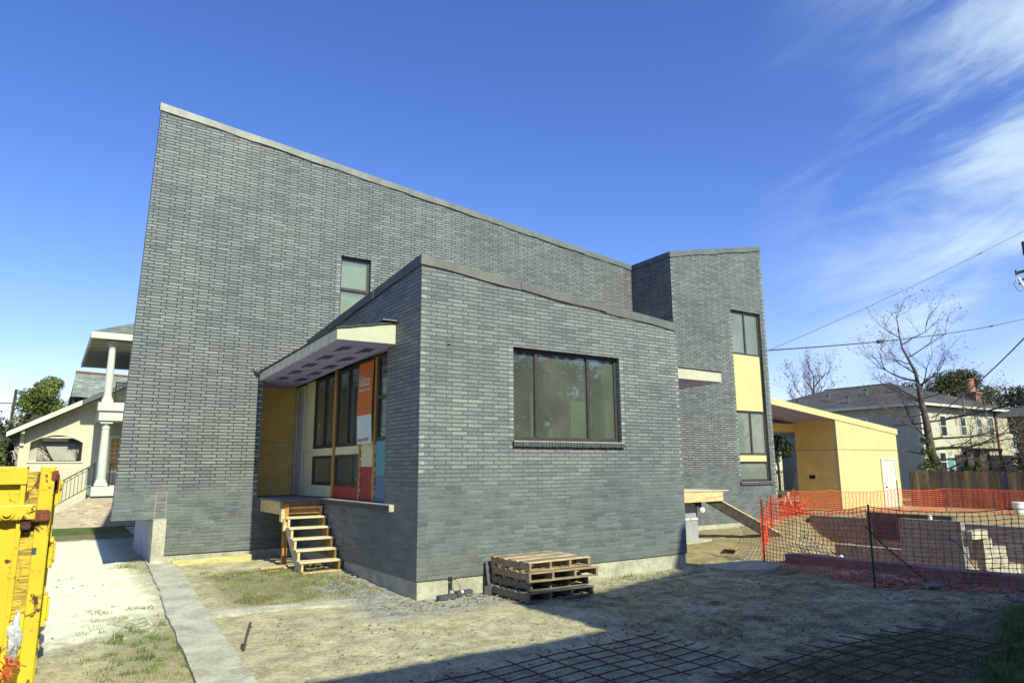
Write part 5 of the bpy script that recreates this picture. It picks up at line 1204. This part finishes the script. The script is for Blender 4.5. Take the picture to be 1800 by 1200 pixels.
mb = MB(); mb.tube([(56.1, 28.9, rz0+.02), (56.1, 34.6, rz0+.02)], .06, 6); mb.tube([(56.1, 28.9, rz0), (x0, y0, e+.12)], .05, 6); mb.tube([(56.1, 28.9, rz0), (x1, y0, e+.12)], .05, 6); build('ridge_cap', mb, 'shingle_dark', rf)
def roofz(x, y): # plane facing -X
    return e+.1+(x-x0)*(rz0-e-.1)/(56.1-x0)
def roofzf(x, y): return e+.1+(y-y0)*(rz0-e-.1)/(28.9-y0)
for (x, y) in ((50.6, 33.6), (51.8, 31.7), (50.5, 29.3), (52.6, 29.0)):
    mb = MB(); z = roofz(x, y); mb.tube([(x, y, z-.1), (x, y, z+.42)], .07, 8); mb.box(x-.14, x+.14, y-.14, y+.14, z+.42, z+.5); build('vent_pipe', mb, 'flash', rf)
for (x, y, h_) in ((54.3, 23.45, 1.4), (57.6, 23.45, 1.3)):
    mb = MB(); mb.tube([(x, y-.5, HE-.7), (x, y-.5, HE+h_*.6)], .07, 8); mb.box(x-.14, x+.14, y-.64, y-.36, HE+h_*.6, HE+h_*.6+.12); build('vent_pipe', mb, 'flash', ph)
mb = MB(); mb.tube([(54.3, 22.95, HE+.8), (57.6, 22.95, HE-.05)], .025, 5); build('brace', mb, 'flash', ph)
def hwin(x, z, w_, h_, lab=None, m='darkwin', door=False):
    mb = MB(); f_ = .10; y = HY0
    mb.box(x-f_, x, y-.05, y-.002, z-f_, z+h_+f_); mb.box(x+w_, x+w_+f_, y-.05, y-.002, z-f_, z+h_+f_); mb.box(x, x+w_, y-.05, y-.002, z-f_, z); mb.box(x, x+w_, y-.05, y-.002, z+h_, z+h_+f_); mb.box(x, x+w_, y-.04, y-.01, z+h_*.5-.03, z+h_*.5+.03)
    o = build('door' if door else 'window', mb, 'white', ph, label=lab); g = MB(); g.box(x, x+w_, y-.02, y-.003, z, z+h_); build('pane', g, m, o)
hwin(51.9, 4.0, .8, 1.35); hwin(54.9, 4.1, .75, 1.25); hwin(59.4, 4.2, .8, 1.3); hwin(51.3, 1.6, .8, 1.2); hwin(52.3, .2, .9, 2.3, 'grey-blue door in the pale front wall', 'teal', True); hwin(57.5, 4.1, .7, 1.2); hwin(60.6, 1.2, .8, 1.3)
mb = MB(); mb.box(54.6, 59.0, 22.7, HY0-.002, 2.95, 3.15); mb.box(54.7, 58.9, HY0-.03, HY0-.003, .9, 2.9, 1)
for x in (54.7, 56.8, 58.8): mb.box(x, x+.15, 22.75, 22.9, .2, 2.95)
build('porch', mb, ['shingle_dark', 'darkwin'], ph, label='small dark-roofed porch on the pale front wall')
mb = MB(); mb.box(60.55, 60.75, HY0-.12, HY0-.003, .2, HE-.1); build('downpipe', mb, 'rust_red', ph)
# side windows on the shaded wall
for (y, z) in ((27.4, 4.1), (30.6, 4.1), (34.0, 4.1), (26.0, 1.2), (29.0, 1.2)):
    mb = MB(); x = HX0; mb.box(x-.05, x-.002, y-.1, y+1.0, z-.1, z); mb.box(x-.05, x-.002, y-.1, y+1.0, z+1.2, z+1.3); mb.box(x-.05, x-.002, y-.1, y, z, z+1.2); mb.box(x-.05, x-.002, y+.9, y+1.0, z, z+1.2)
    o = build('window', mb, 'white', ph); g = MB(); g.box(x-.02, x-.003, y, y+.9, z, z+1.2); build('pane', g, 'darkwin', o)
mb = MB(); mb.box(61.9, 62.9, 25.2, 26.2, 5.5, 7.75, 0); mb.box(61.8, 63.0, 25.1, 26.3, 7.6, 7.8, 0)
chm = build('chimney', mb, 'redbrick', ph, label='brick chimney with a terracotta pot')
mb = MB(); mb.lathe((62.4, 25.7, 7.8), [(.34, 0), (.28, .6), (.26, .95), (.32, 1.0), (.30, 1.1)], 14); build('chimney_pot', mb, 'terracotta', chm)

# red brick house at the right edge
rh = thing('red_brick_house', 'red brick house with a grey hipped roof cut by the right edge', 'house', (58, 17.5, 0))
mb = MB(); mb.box(54.3, 64, 13, 19.8, 0, 5.15); build('wall', mb, 'redbrick', rh)
mb = MB(); mb.add([(53.5, 12.2, 5.3), (64.8, 12.2, 5.3), (64.8, 20.6, 5.3), (53.5, 20.6, 5.3), (58.5, 16.4, 7.6), (60.5, 16.4, 7.6), (53.5, 12.2, 5.15), (64.8, 12.2, 5.15), (64.8, 20.6, 5.15), (53.5, 20.6, 5.15)], [(0, 1, 5, 4), (1, 2, 5), (2, 3, 4, 5), (3, 0, 4), (6, 9, 8, 7), (0, 3, 9, 6), (0, 6, 7, 1)]); build('roof', mb, 'shingle_dark', rh)
mb = MB(); mb.box(53.44, 53.498, 12.2, 20.6, 5.12, 5.32); build('gutter', mb, 'concrete_pale', rh)
for y in (18.0, 15.5):
    mb = MB(); mb.box(54.24, 54.298, y, y+1.0, 2.9, 4.3); o = build('window', mb, 'white', rh); g = MB(); g.box(54.22, 54.239, y+.1, y+.9, 3.0, 4.2); build('pane', g, 'darkwin', o)
# yellow play slide bit near right edge behind the fence
mb = MB(); mb.tube([(44.2, 14.6, 1.55), (44.6, 14.2, 2.0), (45.0, 13.6, 1.95), (45.4, 13.1, 1.7)], .13, 8); mb.tube([(44.4, 14.0, .0), (44.4, 14.0, 1.75)], .05, 6)
build('play_slide', mb, 'yellow_dark', None, label='yellow play slide top peeping over the board fence at the right edge', cat='slide', base=(44.8, 14, 0))

# house behind the carport with wall, gate
bh = thing('cream_house', 'cream house glimpsed through the open carport', 'house', (44, 38, 0))
mb = MB(); mb.box(37, 47, 33.0, 40, 0, 4.6); build('wall', mb, 'stucco', bh)
mb = MB(); mb.prism([(36.5, 4.6), (47.5, 4.6), (42, 6.0)], 'y', 32.5, 40.5); build('roof', mb, 'shingle_dark', bh)
for x in (39.0, 41.5): 
    mb = MB(); mb.box(x, x+.9, 32.95, 32.998, 1.6, 3.0); o = build('window', mb, 'white', bh); g = MB(); g.box(x+.1, x+.8, 32.93, 32.949, 1.7, 2.9); build('pane', g, 'darkwin', o)
ig = thing('iron_fence', 'black iron picket fence glimpsed through the carport', 'fence', (34, 26, 0))
mb = MB(); x = 31.0
while x < 40: mb.box(x, x+.02, 26.0, 26.02, .1, 1.75); x += .12
build('pickets', mb, 'black', ig); mb = MB(); mb.box(31, 40, 25.99, 26.03, .2, .24); mb.box(31, 40, 25.99, 26.03, 1.6, 1.64); build('rail', mb, 'black', ig)
mb = MB(); mb.box(31.0, 36.4, 26.5, 26.7, 0, 1.5); build('garden_wall', mb, 'greyboard', None, label='dark low wall behind the iron fence seen through the carport', cat='wall', base=(34, 26.6, 0))
ac = thing('utility_cabinet', 'grey utility cabinet standing behind the carport', 'cabinet', (36.0, 24.0, .1))
mb = MB(); mb.box(35.8, 36.6, 24.0, 24.4, .5, 1.6); build('box', mb, 'shade_siding', ac, bevel=.01); mb = MB(); mb.box(35.9, 36.1, 24.1, 24.2, .05, .5); mb.box(36.3, 36.5, 24.1, 24.2, .05, .5); build('leg', mb, 'steel_dark', ac)

# ================================================================== LEFT NEIGHBOURS
wh = thing('columned_house', 'cream two-storey house with white porch columns left of the brick house', 'house', (3, 30, 0))
def column(x, y, z0, z1, r):
    mb = MB(); h = z1-z0
    mb.box(x-r*1.35, x+r*1.35, y-r*1.35, y+r*1.35, z0, z0+.10); mb.box(x-r*1.3, x+r*1.3, y-r*1.3, y+r*1.3, z1-.09, z1)
    mb.lathe((x, y, z0+.1), [(r*1.25, 0), (r*1.25, .06), (r, .12), (r*.98, h*.4), (r*.84, h-.38), (r*.98, h-.36), (r*.86, h-.33), (r*.86, h-.28), (r*1.15, h-.20)], 20)
    return build('column', mb, 'white', wh, smooth=False)
YC = 28.3
column(1.66, YC, 1.46, 3.70, .145); column(1.62, YC, 4.36, 6.55, .128)
column(4.6, YC, 1.46, 3.70, .145); column(4.6, YC, 4.36, 6.55, .128)
mb = MB(); mb.box(1.40, 5.2, YC-.25, YC+.3, 3.71, 4.05, 0); mb.box(1.34, 5.2, YC-.32, YC+.32, 4.05, 4.34, 0); mb.box(1.42, 5.2, YC+.3, YC+3.4, 3.80, 4.1, 0); build('porch_beam', mb, 'white', wh)
mb = MB(); mb.box(1.38, 5.2, YC-.3, YC+3.2, 1.12, 1.44); build('porch_slab', mb, 'white', wh)
mb = MB(); mb.prism([(.30, 0), (1.36, 0), (5.2, 0), (5.2, 1.115), (1.42, 1.115), (.2, .42), (-.3, .1)], 'y', YC-.22, YC+.1); build('brick_base', mb, 'nbrick', wh, label='pinkish brick porch base')
mb = MB(); mb.box(2.7, 5.5, YC+2.55, YC+2.75, 1.4, 6.5, 0); build('wall', mb, 'stucco', wh)
mb = MB(); mb.box(1.95, 2.69, YC+2.52, YC+2.598, 1.9, 3.3); o = build('window', mb, 'stucco_trim', wh); g = MB(); g.box(2.03, 2.61, YC+2.5, YC+2.519, 2.0, 3.2); build('blind', g, 'shutter', o)
mb = MB()
for z in (2.45, 2.62, 2.8, 3.0): mb.box(2.03, 2.61, YC+2.485, YC+2.499, z, z+.02)
for x in (2.17, 2.31, 2.46): mb.box(x, x+.02, YC+2.482, YC+2.499, 2.45, 3.2)
build('muntin', mb, 'stucco_trim', o)
mb = MB(); mb.box(.98, 6, YC-.35, 36.5, 6.60, 6.64); mb.box(1.4, 6, YC-.15, YC+.2, 6.50, 6.599); s_ = build('soffit', mb, 'soffit', wh)
mb = MB(); 
for i in range(9): mb.box(1.05, 6, YC+.35+i*.85, YC+.39+i*.85, 6.592, 6.5985)
build('board_line', mb, 'greyboard', s_)
mb = MB(); mb.box(.94, 6, YC-.40, YC-.351, 6.58, 6.80); mb.box(.92, .979, YC-.35, 36.5, 6.58, 6.80); build('fascia', mb, 'stucco_trim', wh)
mb = MB(); mb.add([(.93, YC-.4, 6.805), (7, YC-.4, 6.805), (7, 36.5, 6.805), (.93, 36.5, 6.805), (3.6, 31.5, 8.3), (7, 31.5, 8.3), (3.6, 33, 8.3), (7, 33, 8.3)], [(0, 1, 5, 4), (0, 4, 6, 3), (4, 5, 7, 6), (3, 6, 7, 2)]); build('roof', mb, 'shingle_grey', wh)
def railing(x0, x1, y, z0, z1, rise=0, lab=None):
    mb = MB()
    mb.hexa([(x0, y, z1-.04), (x1, y, z1-.04+rise), (x1, y+.04, z1-.04+rise), (x0, y+.04, z1-.04), (x0, y, z1), (x1, y, z1+rise), (x1, y+.04, z1+rise), (x0, y+.04, z1)])
    mb.hexa([(x0, y+.01, z1-.13), (x1, y+.01, z1-.13+rise), (x1, y+.03, z1-.13+rise), (x0, y+.03, z1-.13), (x0, y+.01, z1-.11), (x1, y+.01, z1-.11+rise), (x1, y+.03, z1-.11+rise), (x0, y+.03, z1-.11)])
    mb.hexa([(x0, y+.01, z0), (x1, y+.01, z0+rise), (x1, y+.03, z0+rise), (x0, y+.03, z0), (x0, y+.01, z0+.03), (x1, y+.01, z0+.03+rise), (x1, y+.03, z0+.03+rise), (x0, y+.03, z0+.03)])
    x = x0
    while x <= x1: f_ = (x-x0)/(x1-x0)*rise; mb.box(x, x+.014, y+.012, y+.026, z0+f_, z1-.12+f_); x += .105
    mb.box(x0-.02, x0+.02, y, y+.04, z0-.1, z1); mb.box(x1-.02, x1+.02, y, y+.04, z0+rise-.1, z1+rise+.03)
    # scroll ornament
    for k in range(int((x1-x0)/.16)):
        xx = x0+.08+k*.16; f_ = (xx-x0)/(x1-x0)*rise; mb.tube([(xx+.04*math.cos(t), y+.02, z1-.07+f_+.03*math.sin(t)) for t in (0, 1.57, 3.14, 4.7, 6.28)], .007, 4)
    return build('railing', mb, 'black', wh, label=lab)
railing(1.9, 5.0, YC-.1, 1.50, 2.23); railing(.35, 1.42, YC-.28, .80, 1.55, .68, 'sloping black iron stair railing'); railing(1.85, 5.0, YC-.05, 4.42, 5.1)

gh = thing('gabled_house', 'beige stucco house with a low gable and an arched porch opening', 'house', (1, 36, 0))
GY = 31.2
def grz(x): return 3.18+(x+1.28)*(5.14-3.18)/(2.23+1.28)   # underside of rake
mb = MB()
def gt(x): return grz(x)-.02
# wall with an arched opening between x -.6 and 1.22, z 2.33..3.45
n = 12; ax0, ax1 = -.53, 1.12
mb.prism([(-.86, 0), (ax0, 0), (ax0, gt(ax0)), (-.86, gt(-.86))], 'y', GY, GY+.35)
mb.prism([(ax1, 0), (4.6, 0), (4.6, gt(4.6)), (ax1, gt(ax1))], 'y', GY, GY+.35)
mb.prism([(ax0, 0), (ax1, 0), (ax1, 2.33), (ax0, 2.33)], 'y', GY, GY+.35)
def arch(x): t = (x-ax0)/(ax1-ax0)*2-1; return 3.03+.27*(1-t*t)
for i in range(n):
    a, b = lerp(ax0, ax1, i/n), lerp(ax0, ax1, (i+1)/n); mb.prism([(a, arch(a)), (b, arch(b)), (b, gt(b)), (a, gt(a))], 'y', GY, GY+.35)
build('wall', mb, 'stucco', gh)
mb = MB(); mb.box(-.58, 1.18, GY-.04, GY-.002, 2.28, 2.33); build('sill', mb, 'stucco_trim', gh)
mb = MB(); mb.box(-.53, -.30, GY+.35, GY+1.2, 0, 3.37); mb.box(1.12, 1.2, GY+.35, GY+3.4, 0, 3.4); mb.box(-.86, 4.6, GY+.35, GY+3.4, 3.38, 3.46); mb.box(-.85, -.55, GY+3.0, GY+3.3, 0, 3.4); build('porch_pillar', mb, 'soffit', gh)
mb = MB(); mb.box(-.35, 1.3, GY+3.2, GY+3.4, 0, 2.40); build('porch_wall', mb, 'soffit', gh)
mb = MB(); mb.prism([(-1.26, grz(-1.26)), (5.5, grz(5.5)), (5.5, grz(5.5)+.22), (-1.26, grz(-1.26)+.17)], 'y', GY-.62, GY-.52); build('bargeboard', mb, 'stucco_trim', gh)
mb = MB(); mb.prism([(-1.24, grz(-1.24)+.02), (5.5, grz(5.5)+.02), (5.5, grz(5.5)+.2), (-1.24, grz(-1.24)+.15)], 'y', GY-.519, GY+9); build('roof', mb, 'shingle_grey', gh)
for x in (-.80, 1.78): 
    mb = MB(); mb.box(x-.05, x+.07, GY-.5, GY-.003, grz(x)-.12, grz(x)-.01); mb.box(x-.05, x+.07, GY-.1, GY-.003, grz(x)-.55, grz(x)-.12); build('bracket', mb, 'stucco_trim', gh)
fh = thing('distant_house', 'farther house with a grey shingled gable and red ridge tiles', 'house', (3, 48, 0))
mb = MB(); mb.add([(.82, 44.2, 5.95), (8, 44.2, 5.75), (8, 48, 7.45), (1.0, 48, 7.70), (1.0, 48, 7.2), (8, 51, 5.9), (.82, 51, 5.9)], [(0, 1, 2, 3), (3, 2, 5, 6)]); build('roof', mb, 'shingle_grey', fh)
mb = MB(); mb.tube([(.98, 48, 7.74), (8, 48, 7.5)], .09, 6); build('ridge_tile', mb, mat('red_ridge_tile', (.20, .09, .06), .8, .2), fh)
mb = MB(); mb.box(1.55, 8, 45.0, 51, 0, 6.0, 0); build('wall', mb, 'soffit', fh); mb = MB(); mb.box(.95, 1.54, 44.9, 51, 5.0, 5.9, 0); build('gable_void', mb, 'steel_dark', fh)
mb = MB()
for zz in ((5.75, 5.2), (5.45, 5.45), (5.2, 5.75), (5.1, 5.1)): mb.tube([(.95, 44.85, zz[0]), (1.55, 44.85, zz[1])], .035, 4)
for x in (1.6, 2.25, 2.9): mb.box(x, x+.1, 44.1, 44.3, 5.72, 5.82)
build('bracket', mb, 'stucco_trim', fh)
dh = thing('distant_roof', 'dark low roof of a house far behind the gable', 'house', (-.4, 60, 0))
mb = MB(); mb.add([(-1.3, 58, 5.35), (3, 58, 5.35), (3, 62, 6.35), (-.8, 62, 6.35), (3, 66, 5.3), (-1.3, 66, 5.3)], [(0, 1, 2, 3), (3, 2, 4, 5), (0, 3, 5)]); build('roof', mb, 'shingle_dark', dh)
mb = MB(); mb.box(-1.1, 3, 58.4, 65.5, 0, 5.34); build('wall', mb, 'stucco_trim', dh)
rf_ = thing('red_fence', 'dark red picket fence piece at the left edge behind the yellow container', 'fence', (-1.3, 40, 0))
mb = MB()
for i in range(9): mb.box(-1.95+i*.1, -1.88+i*.1, 36, 36.04, 0, 2.75-.035*i)
build('pickets', mb, mat('dark_red_paint', (.12, .03, .03), .7, .2), rf_)

bg_ = thing('garden_shed', 'grey-green shed seen through the arched porch opening', 'shed', (1, 48, 0))
mb = MB(); mb.box(-3.0, 3.6, 47, 51, 0, 3.6); build('wall', mb, 'shade_siding', bg_); mb = MB(); mb.box(-3.2, 3.8, 46.7, 51.3, 3.6, 3.8); build('roof', mb, 'shingle_dark', bg_)
# palm-like tree at far left
pm = thing('palm_tree', 'drooping palm at the left edge in front of the leafy tree', 'palm', (-2.3, 44, 0))
mb = MB(); mb.tube([(-2.9, 44, 0), (-2.85, 44, 2.6), (-2.8, 44, 3.9)], [.18, .15, .13], 8); build('trunk', mb, 'bark', pm)
mb = MB(); rnd = random.Random(3); c = Vector((-2.8, 44, 3.95))
for i in range(46):
    a = rnd.uniform(0, 6.28); el = rnd.uniform(-.5, 1.2); ln = rnd.uniform(1.0, 1.7); pts = []
    for k in range(8): s = k/7*ln; pts.append(c+Vector((math.cos(a)*s*math.cos(el), math.sin(a)*s*math.cos(el), math.sin(el)*s-.62*s*s)))
    for k in range(1, 8):
        d = (pts[k]-pts[k-1]).normalized(); sd_ = d.cross(Vector((0, 0, 1))).normalized()
        for sgn in (-1, 1):
            q = pts[k]+sd_*sgn*.26+d*.12-Vector((0, 0, .10)); mb.add([pts[k-1], pts[k], q], [(0, 1, 2)])
build('fronds', mb, 'palm', pm)

# ================================================================== UTILITY POLES & WIRES
up = thing('utility_pole', 'utility pole just past the right edge with its crossarm hardware in view', 'utility pole', (34.22, 11.14, 0))
mb = MB(); mb.tube([(34.22, 11.14, 0), (34.22, 11.14, 10.6)], [.17, .12], 10); build('pole', mb, 'bark', up)
mb = MB(); mb.obox((34.152, 11.400, 10.140), .09, .62, .11, uy=(-.1, 1, -.12)); build('crossarm', mb, 'bark', up)
mb = MB(); mb.tube([(34.080, 11.712, 9.996), (34.080, 11.712, 10.236)], .035, 8); mb.lathe((34.104, 11.664, 9.588), [(.03, 0), (.05, .05), (.03, .1), (.05, .15), (.03, .2), (.04, .3)], 10, 0, (.1, -.5, .6)); build('insulator', mb, 'steel_dark', up)
mb = MB(); pts = [(34.056, 11.736, 9.864), (34.056, 11.832, 9.624), (34.068, 11.736, 9.348), (34.104, 11.592, 9.264)]; mb.tube(pts, .022, 5); mb.tube([(34.068, 11.640, 9.864), (34.092, 11.472, 9.384)], .055, 8); mb.tube([(34.056, 11.736, 9.864), (34.116, 11.520, 10.104)], .01, 4); build('fuse_cutout', mb, 'pipe_white', up)
mb = MB(); mb.tube([(34.164, 11.316, 10.824), (34.164, 11.316, 11.424)], .07, 10); build('arrester', mb, 'cable', up)
def wire(name, label, a, b, r, sag, m='cable', extra=None, n=24):
    a, b = Vector(a), Vector(b); mb = MB(); mb.tube([a.lerp(b, i/n)-Vector((0, 0, sag*4*(i/n)*(1-i/n))) for i in range(n+1)], r, 5)
    if extra:
        for (f_, l_, rr) in extra:
            d = (b-a).normalized(); c = a.lerp(b, f_)-Vector((0, 0, sag*4*f_*(1-f_))); mb.tube([c-d*l_, c+d*l_], rr, 6)
    return build(name, mb, m, None, label=label, cat='wire', group='overhead wires', base=tuple(a))
wire('overhead_wire', 'thin wire climbing steeply from the tower to the right edge', (21.3, 15.1, 6.1), (34.200, 11.160, 11.904), .011, .12, 'cable_grey', [(.79, .12, .025)])
wire('overhead_wire', 'long nearly level wire with a dark splice box above the leafless tree', (21.3, 15.3, 6.1), (66.9, 22.5, 14.0), .026, .35, 'cable_grey', [(.25, .35, .09), (.29, .05, .05), (.72, .4, .06)])
wire('overhead_wire', 'diagonal cable falling from the right edge to the pale house roof', (34.200, 11.520, 7.524), (46.5, 21.6, 4.9), .030, .25, 'cable_grey')
wire('overhead_wire', 'thick black service cable with a fat sleeve at the right edge', (34.080, 11.640, 4.704), (46.2, 23.9, 4.55), .042, .22, 'cable', [(.03, 1.3, .11)])
wire('overhead_wire', 'thin wire above the thick service cable crossing the pale house', (34.200, 11.400, 5.364), (48.5, 24.2, 4.9), .013, .2, 'cable')
lp = thing('utility_pole', 'distant wooden utility pole at the left edge', 'utility pole', (-3.2, 80, 0))
mb = MB(); mb.tube([(-3.35, 80, 0), (-2.95, 80, 9.6)], .12, 8); build('pole', mb, 'bark_dark', lp)
mb = MB(); mb.box(-4.3, -1.7, 79.9, 80.05, 8.2, 8.3); build('crossarm', mb, 'bark', lp)

# ================================================================== HOUSE BEHIND THE CAMERA (casts the big shade)
nb = thing('neighbour_house', 'neighbouring house behind the viewpoint whose shade falls on the dirt', 'house', (6, -6, 0))
tn = math.tan(SUN_EL)
def hs_(y): return (y+3.0)*tn
mb = MB(); mb.box(-9, 5.76+.1, -9, -3.05, 0, hs_(6.9)); mb.prism([(5.86, 0), (14.0, 0), (14.0, hs_(9.0)), (12.9, hs_(9.6)), (11.25, hs_(10.1)), (11.1, hs_(10.6)), (10.85, hs_(10.98)), (10.65, hs_(10.9)), (10.5, hs_(10.3)), (10.3, hs_(9.75)), (7.5, hs_(8.85)), (5.86, hs_(9.05))], 'y', -9, -3.0)
build('wall', mb, 'pale_siding', nb)
for (x, z) in ((-1.5, 1.2), (2, 1.2), (7.5, 1.2), (10.5, 1.2), (2, 4.4), (7.5, 4.6), (10.5, 4.6)):
    yy = -3.05 if x < 5.8 else -3.0
    mb = MB(); mb.box(x, x+1.1, yy+.002, yy+.06, z, z+1.6); o = build('window', mb, 'white', nb); g = MB(); g.box(x+.1, x+1.0, yy+.061, yy+.07, z+.1, z+1.5); build('pane', g, 'darkwin', o)
bare_tree('leafless street tree standing behind the viewpoint', [(41.5, -3.5, 0), (41.4, -3.5, 3), (41.6, -3.5, 6)], [.3, .25, .15], [(.6, (1, 0, 1), 2.4, .1, 4), (.7, (-1, 0, 1), 2.4, .1, 4), (.95, (.3, .2, 1), 2.4, .1, 4), (.9, (-.4, -.2, 1), 2.4, .09, 4), (.8, (.2, 1, .8), 2.2, .08, 4)], 91, leafs=.4, leafsize=.08)

# ================================================================== GRASS, LITTER
def blades(name, pts, hmin, hmax, wd, m, seed, flop=.5):
    rnd = random.Random(seed); mb = MB()
    for (x, y) in pts:
        a = rnd.uniform(0, 6.28); h = rnd.uniform(hmin, hmax); z = gz(x, y)-.01+pit(x, y); lx, ly = math.cos(a)*h*rnd.uniform(.1, flop), math.sin(a)*h*rnd.uniform(.1, flop)
        px_, py_ = -math.sin(a)*wd, math.cos(a)*wd
        mb.v += [(x-px_, y-py_, z), (x+px_, y+py_, z), (x+lx*.35+px_*.8, y+ly*.35+py_*.8, z+h*.6), (x+lx*.35-px_*.8, y+ly*.35-py_*.8, z+h*.6), (x+lx, y+ly, z+h)]
        o = len(mb.v)-5; mb.f += [(o, o+1, o+2, o+3), (o+3, o+2, o+4)]; mb.m += [0, 0]
    return build(name, mb, m, kind='stuff')
rnd = random.Random(99)
P = []
while len(P) < 26000:
    x = rnd.uniform(6.4, 11.5); y = rnd.uniform(1.8, 5.0)
    lim = 3.15+(x-6.6)*.30+.25*noise.noise(Vector((x*1.5, y*1.5, 0)))
    if y < lim and rnd.random() < min(1, (lim-y)*4+.1): P.append((x, y))
blades('lawn_grass', P, .05, .13, .0035, 'grassblade', 1)
def patch(n, x0, x1, y0, y1, thr, sc_=1.8, off=0):
    o = []; k = 0
    while len(o) < n and k < n*30:
        k += 1; x = rnd.uniform(x0, x1); y = rnd.uniform(y0, y1)
        if noise.noise(Vector((x*sc_, y*sc_, off))) > thr: o.append((x, y))
    return o
P = patch(12000, 2.55, 4.8, 10.9, 14.4, -.02, 2.6)+patch(2600, .5, 1.5, 7.6, 11.8, .12, 3.5)+patch(700, 1.2, 1.95, 15.0, 17.5, 0, 3)+patch(1800, 6.9, 10.8, 9.2, 9.9, .0, 3)+patch(900, 11.2, 15, 12.0, 14.2, .1, 2)+patch(2600, 2.0, 8.5, 3.2, 9.0, .30, 2.2)+patch(1200, 5.5, 9.5, 3.6, 4.7, -.2)
blades('dry_grass', P, .015, .055, .0028, 'drygrass', 2, .9)
P = patch(2200, 2.6, 4.7, 11.0, 13.9, .10, 4.0)+patch(1300, .75, 1.5, 8.0, 10.6, .14, 5.0)+patch(420, 7.4, 10.8, 9.4, 9.92, .12, 4)+patch(200, 11.0, 11.6, 9.3, 10.6, -.1, 4)+patch(260, 11.3, 12.6, 11.8, 12.35, -.3)+patch(120, 1.3, 1.95, 15.4, 16.4, .1, 4)
blades('green_tufts', P, .03, .085, .003, 'grassblade', 3, .7)
mb = MB()
for i in range(1000):
    if i % 2: x = rnd.uniform(4.2, 4.86); y = rnd.uniform(10, 14.5)
    else: x = rnd.uniform(4.0, 7.3); y = rnd.uniform(9.2, 9.93)
    r = rnd.choice((.006, .009, .012, .02, .028)); mb.blob((x, y, gz(x, y)+r*.3), r*1.3, r, r*.7, 0, i, 5, .5)
build('foundation_rubble', mb, 'stone', kind='stuff')
mb = MB()
for i in range(2600):
    x = rnd.uniform(.2, 13); y = rnd.uniform(3.3, 9.6) if rnd.random() < .7 else rnd.uniform(9.6, 15.5)
    if x > 4.85 and y > 9.9 and x < 11: continue
    if 1.1 < x < 2.6: continue
    r = rnd.choice((.006, .008, .010, .016)); mb.blob((x, y, gz(x, y)+r*.3), r*1.3, r, r*.7, 0, i, 5, .4)
build('pebbles', mb, 'stone', kind='stuff')
mb = MB()
for i in range(650):
    x = rnd.uniform(1.8, 13); y = rnd.uniform(3.3, 9.6)
    r = rnd.choice((.006, .008, .010, .016)) if x > 6 else .006; mb.blob((x, y, gz(x, y)+r*.2), r*1.4, r, r*.6, 0, i, 5, .5)
build('clods', mb, 'clod', kind='stuff')
mb = MB()
for i in range(230):
    x = rnd.uniform(2.0, 12); y = rnd.uniform(3.6, 9.2)
    if x < 6.5 and rnd.random() < .7: continue
    a = rnd.uniform(0, 6.28); l_ = rnd.uniform(.012, .05); w__ = l_*rnd.uniform(.3, .7); z = gz(x, y)+.02; ca, sa = math.cos(a), math.sin(a)
    mb.add([(x-ca*l_, y-sa*l_, z), (x-sa*w__, y+ca*w__, z+.004), (x+ca*l_, y+sa*l_, z+.008), (x+sa*w__, y-ca*w__, z+.002)], [(0, 1, 2, 3)])
build('litter', mb, 'stone', kind='stuff')
mb = MB()
for i in range(1500):
    x = rnd.uniform(1.9, 12); y = rnd.uniform(3.4, 9.4); a = rnd.uniform(0, 6.28); l_ = rnd.uniform(.015, .06); z = gz(x, y)+.022+.01*rnd.random()
    if x < 2.2 and y > 3: continue
    mb.tube([(x, y, z), (x+math.cos(a)*l_, y+math.sin(a)*l_, z+rnd.uniform(-.004, .01))], .0022, 3, 0, cap=False)
build('twigs', mb, 'bark_dark', kind='stuff')
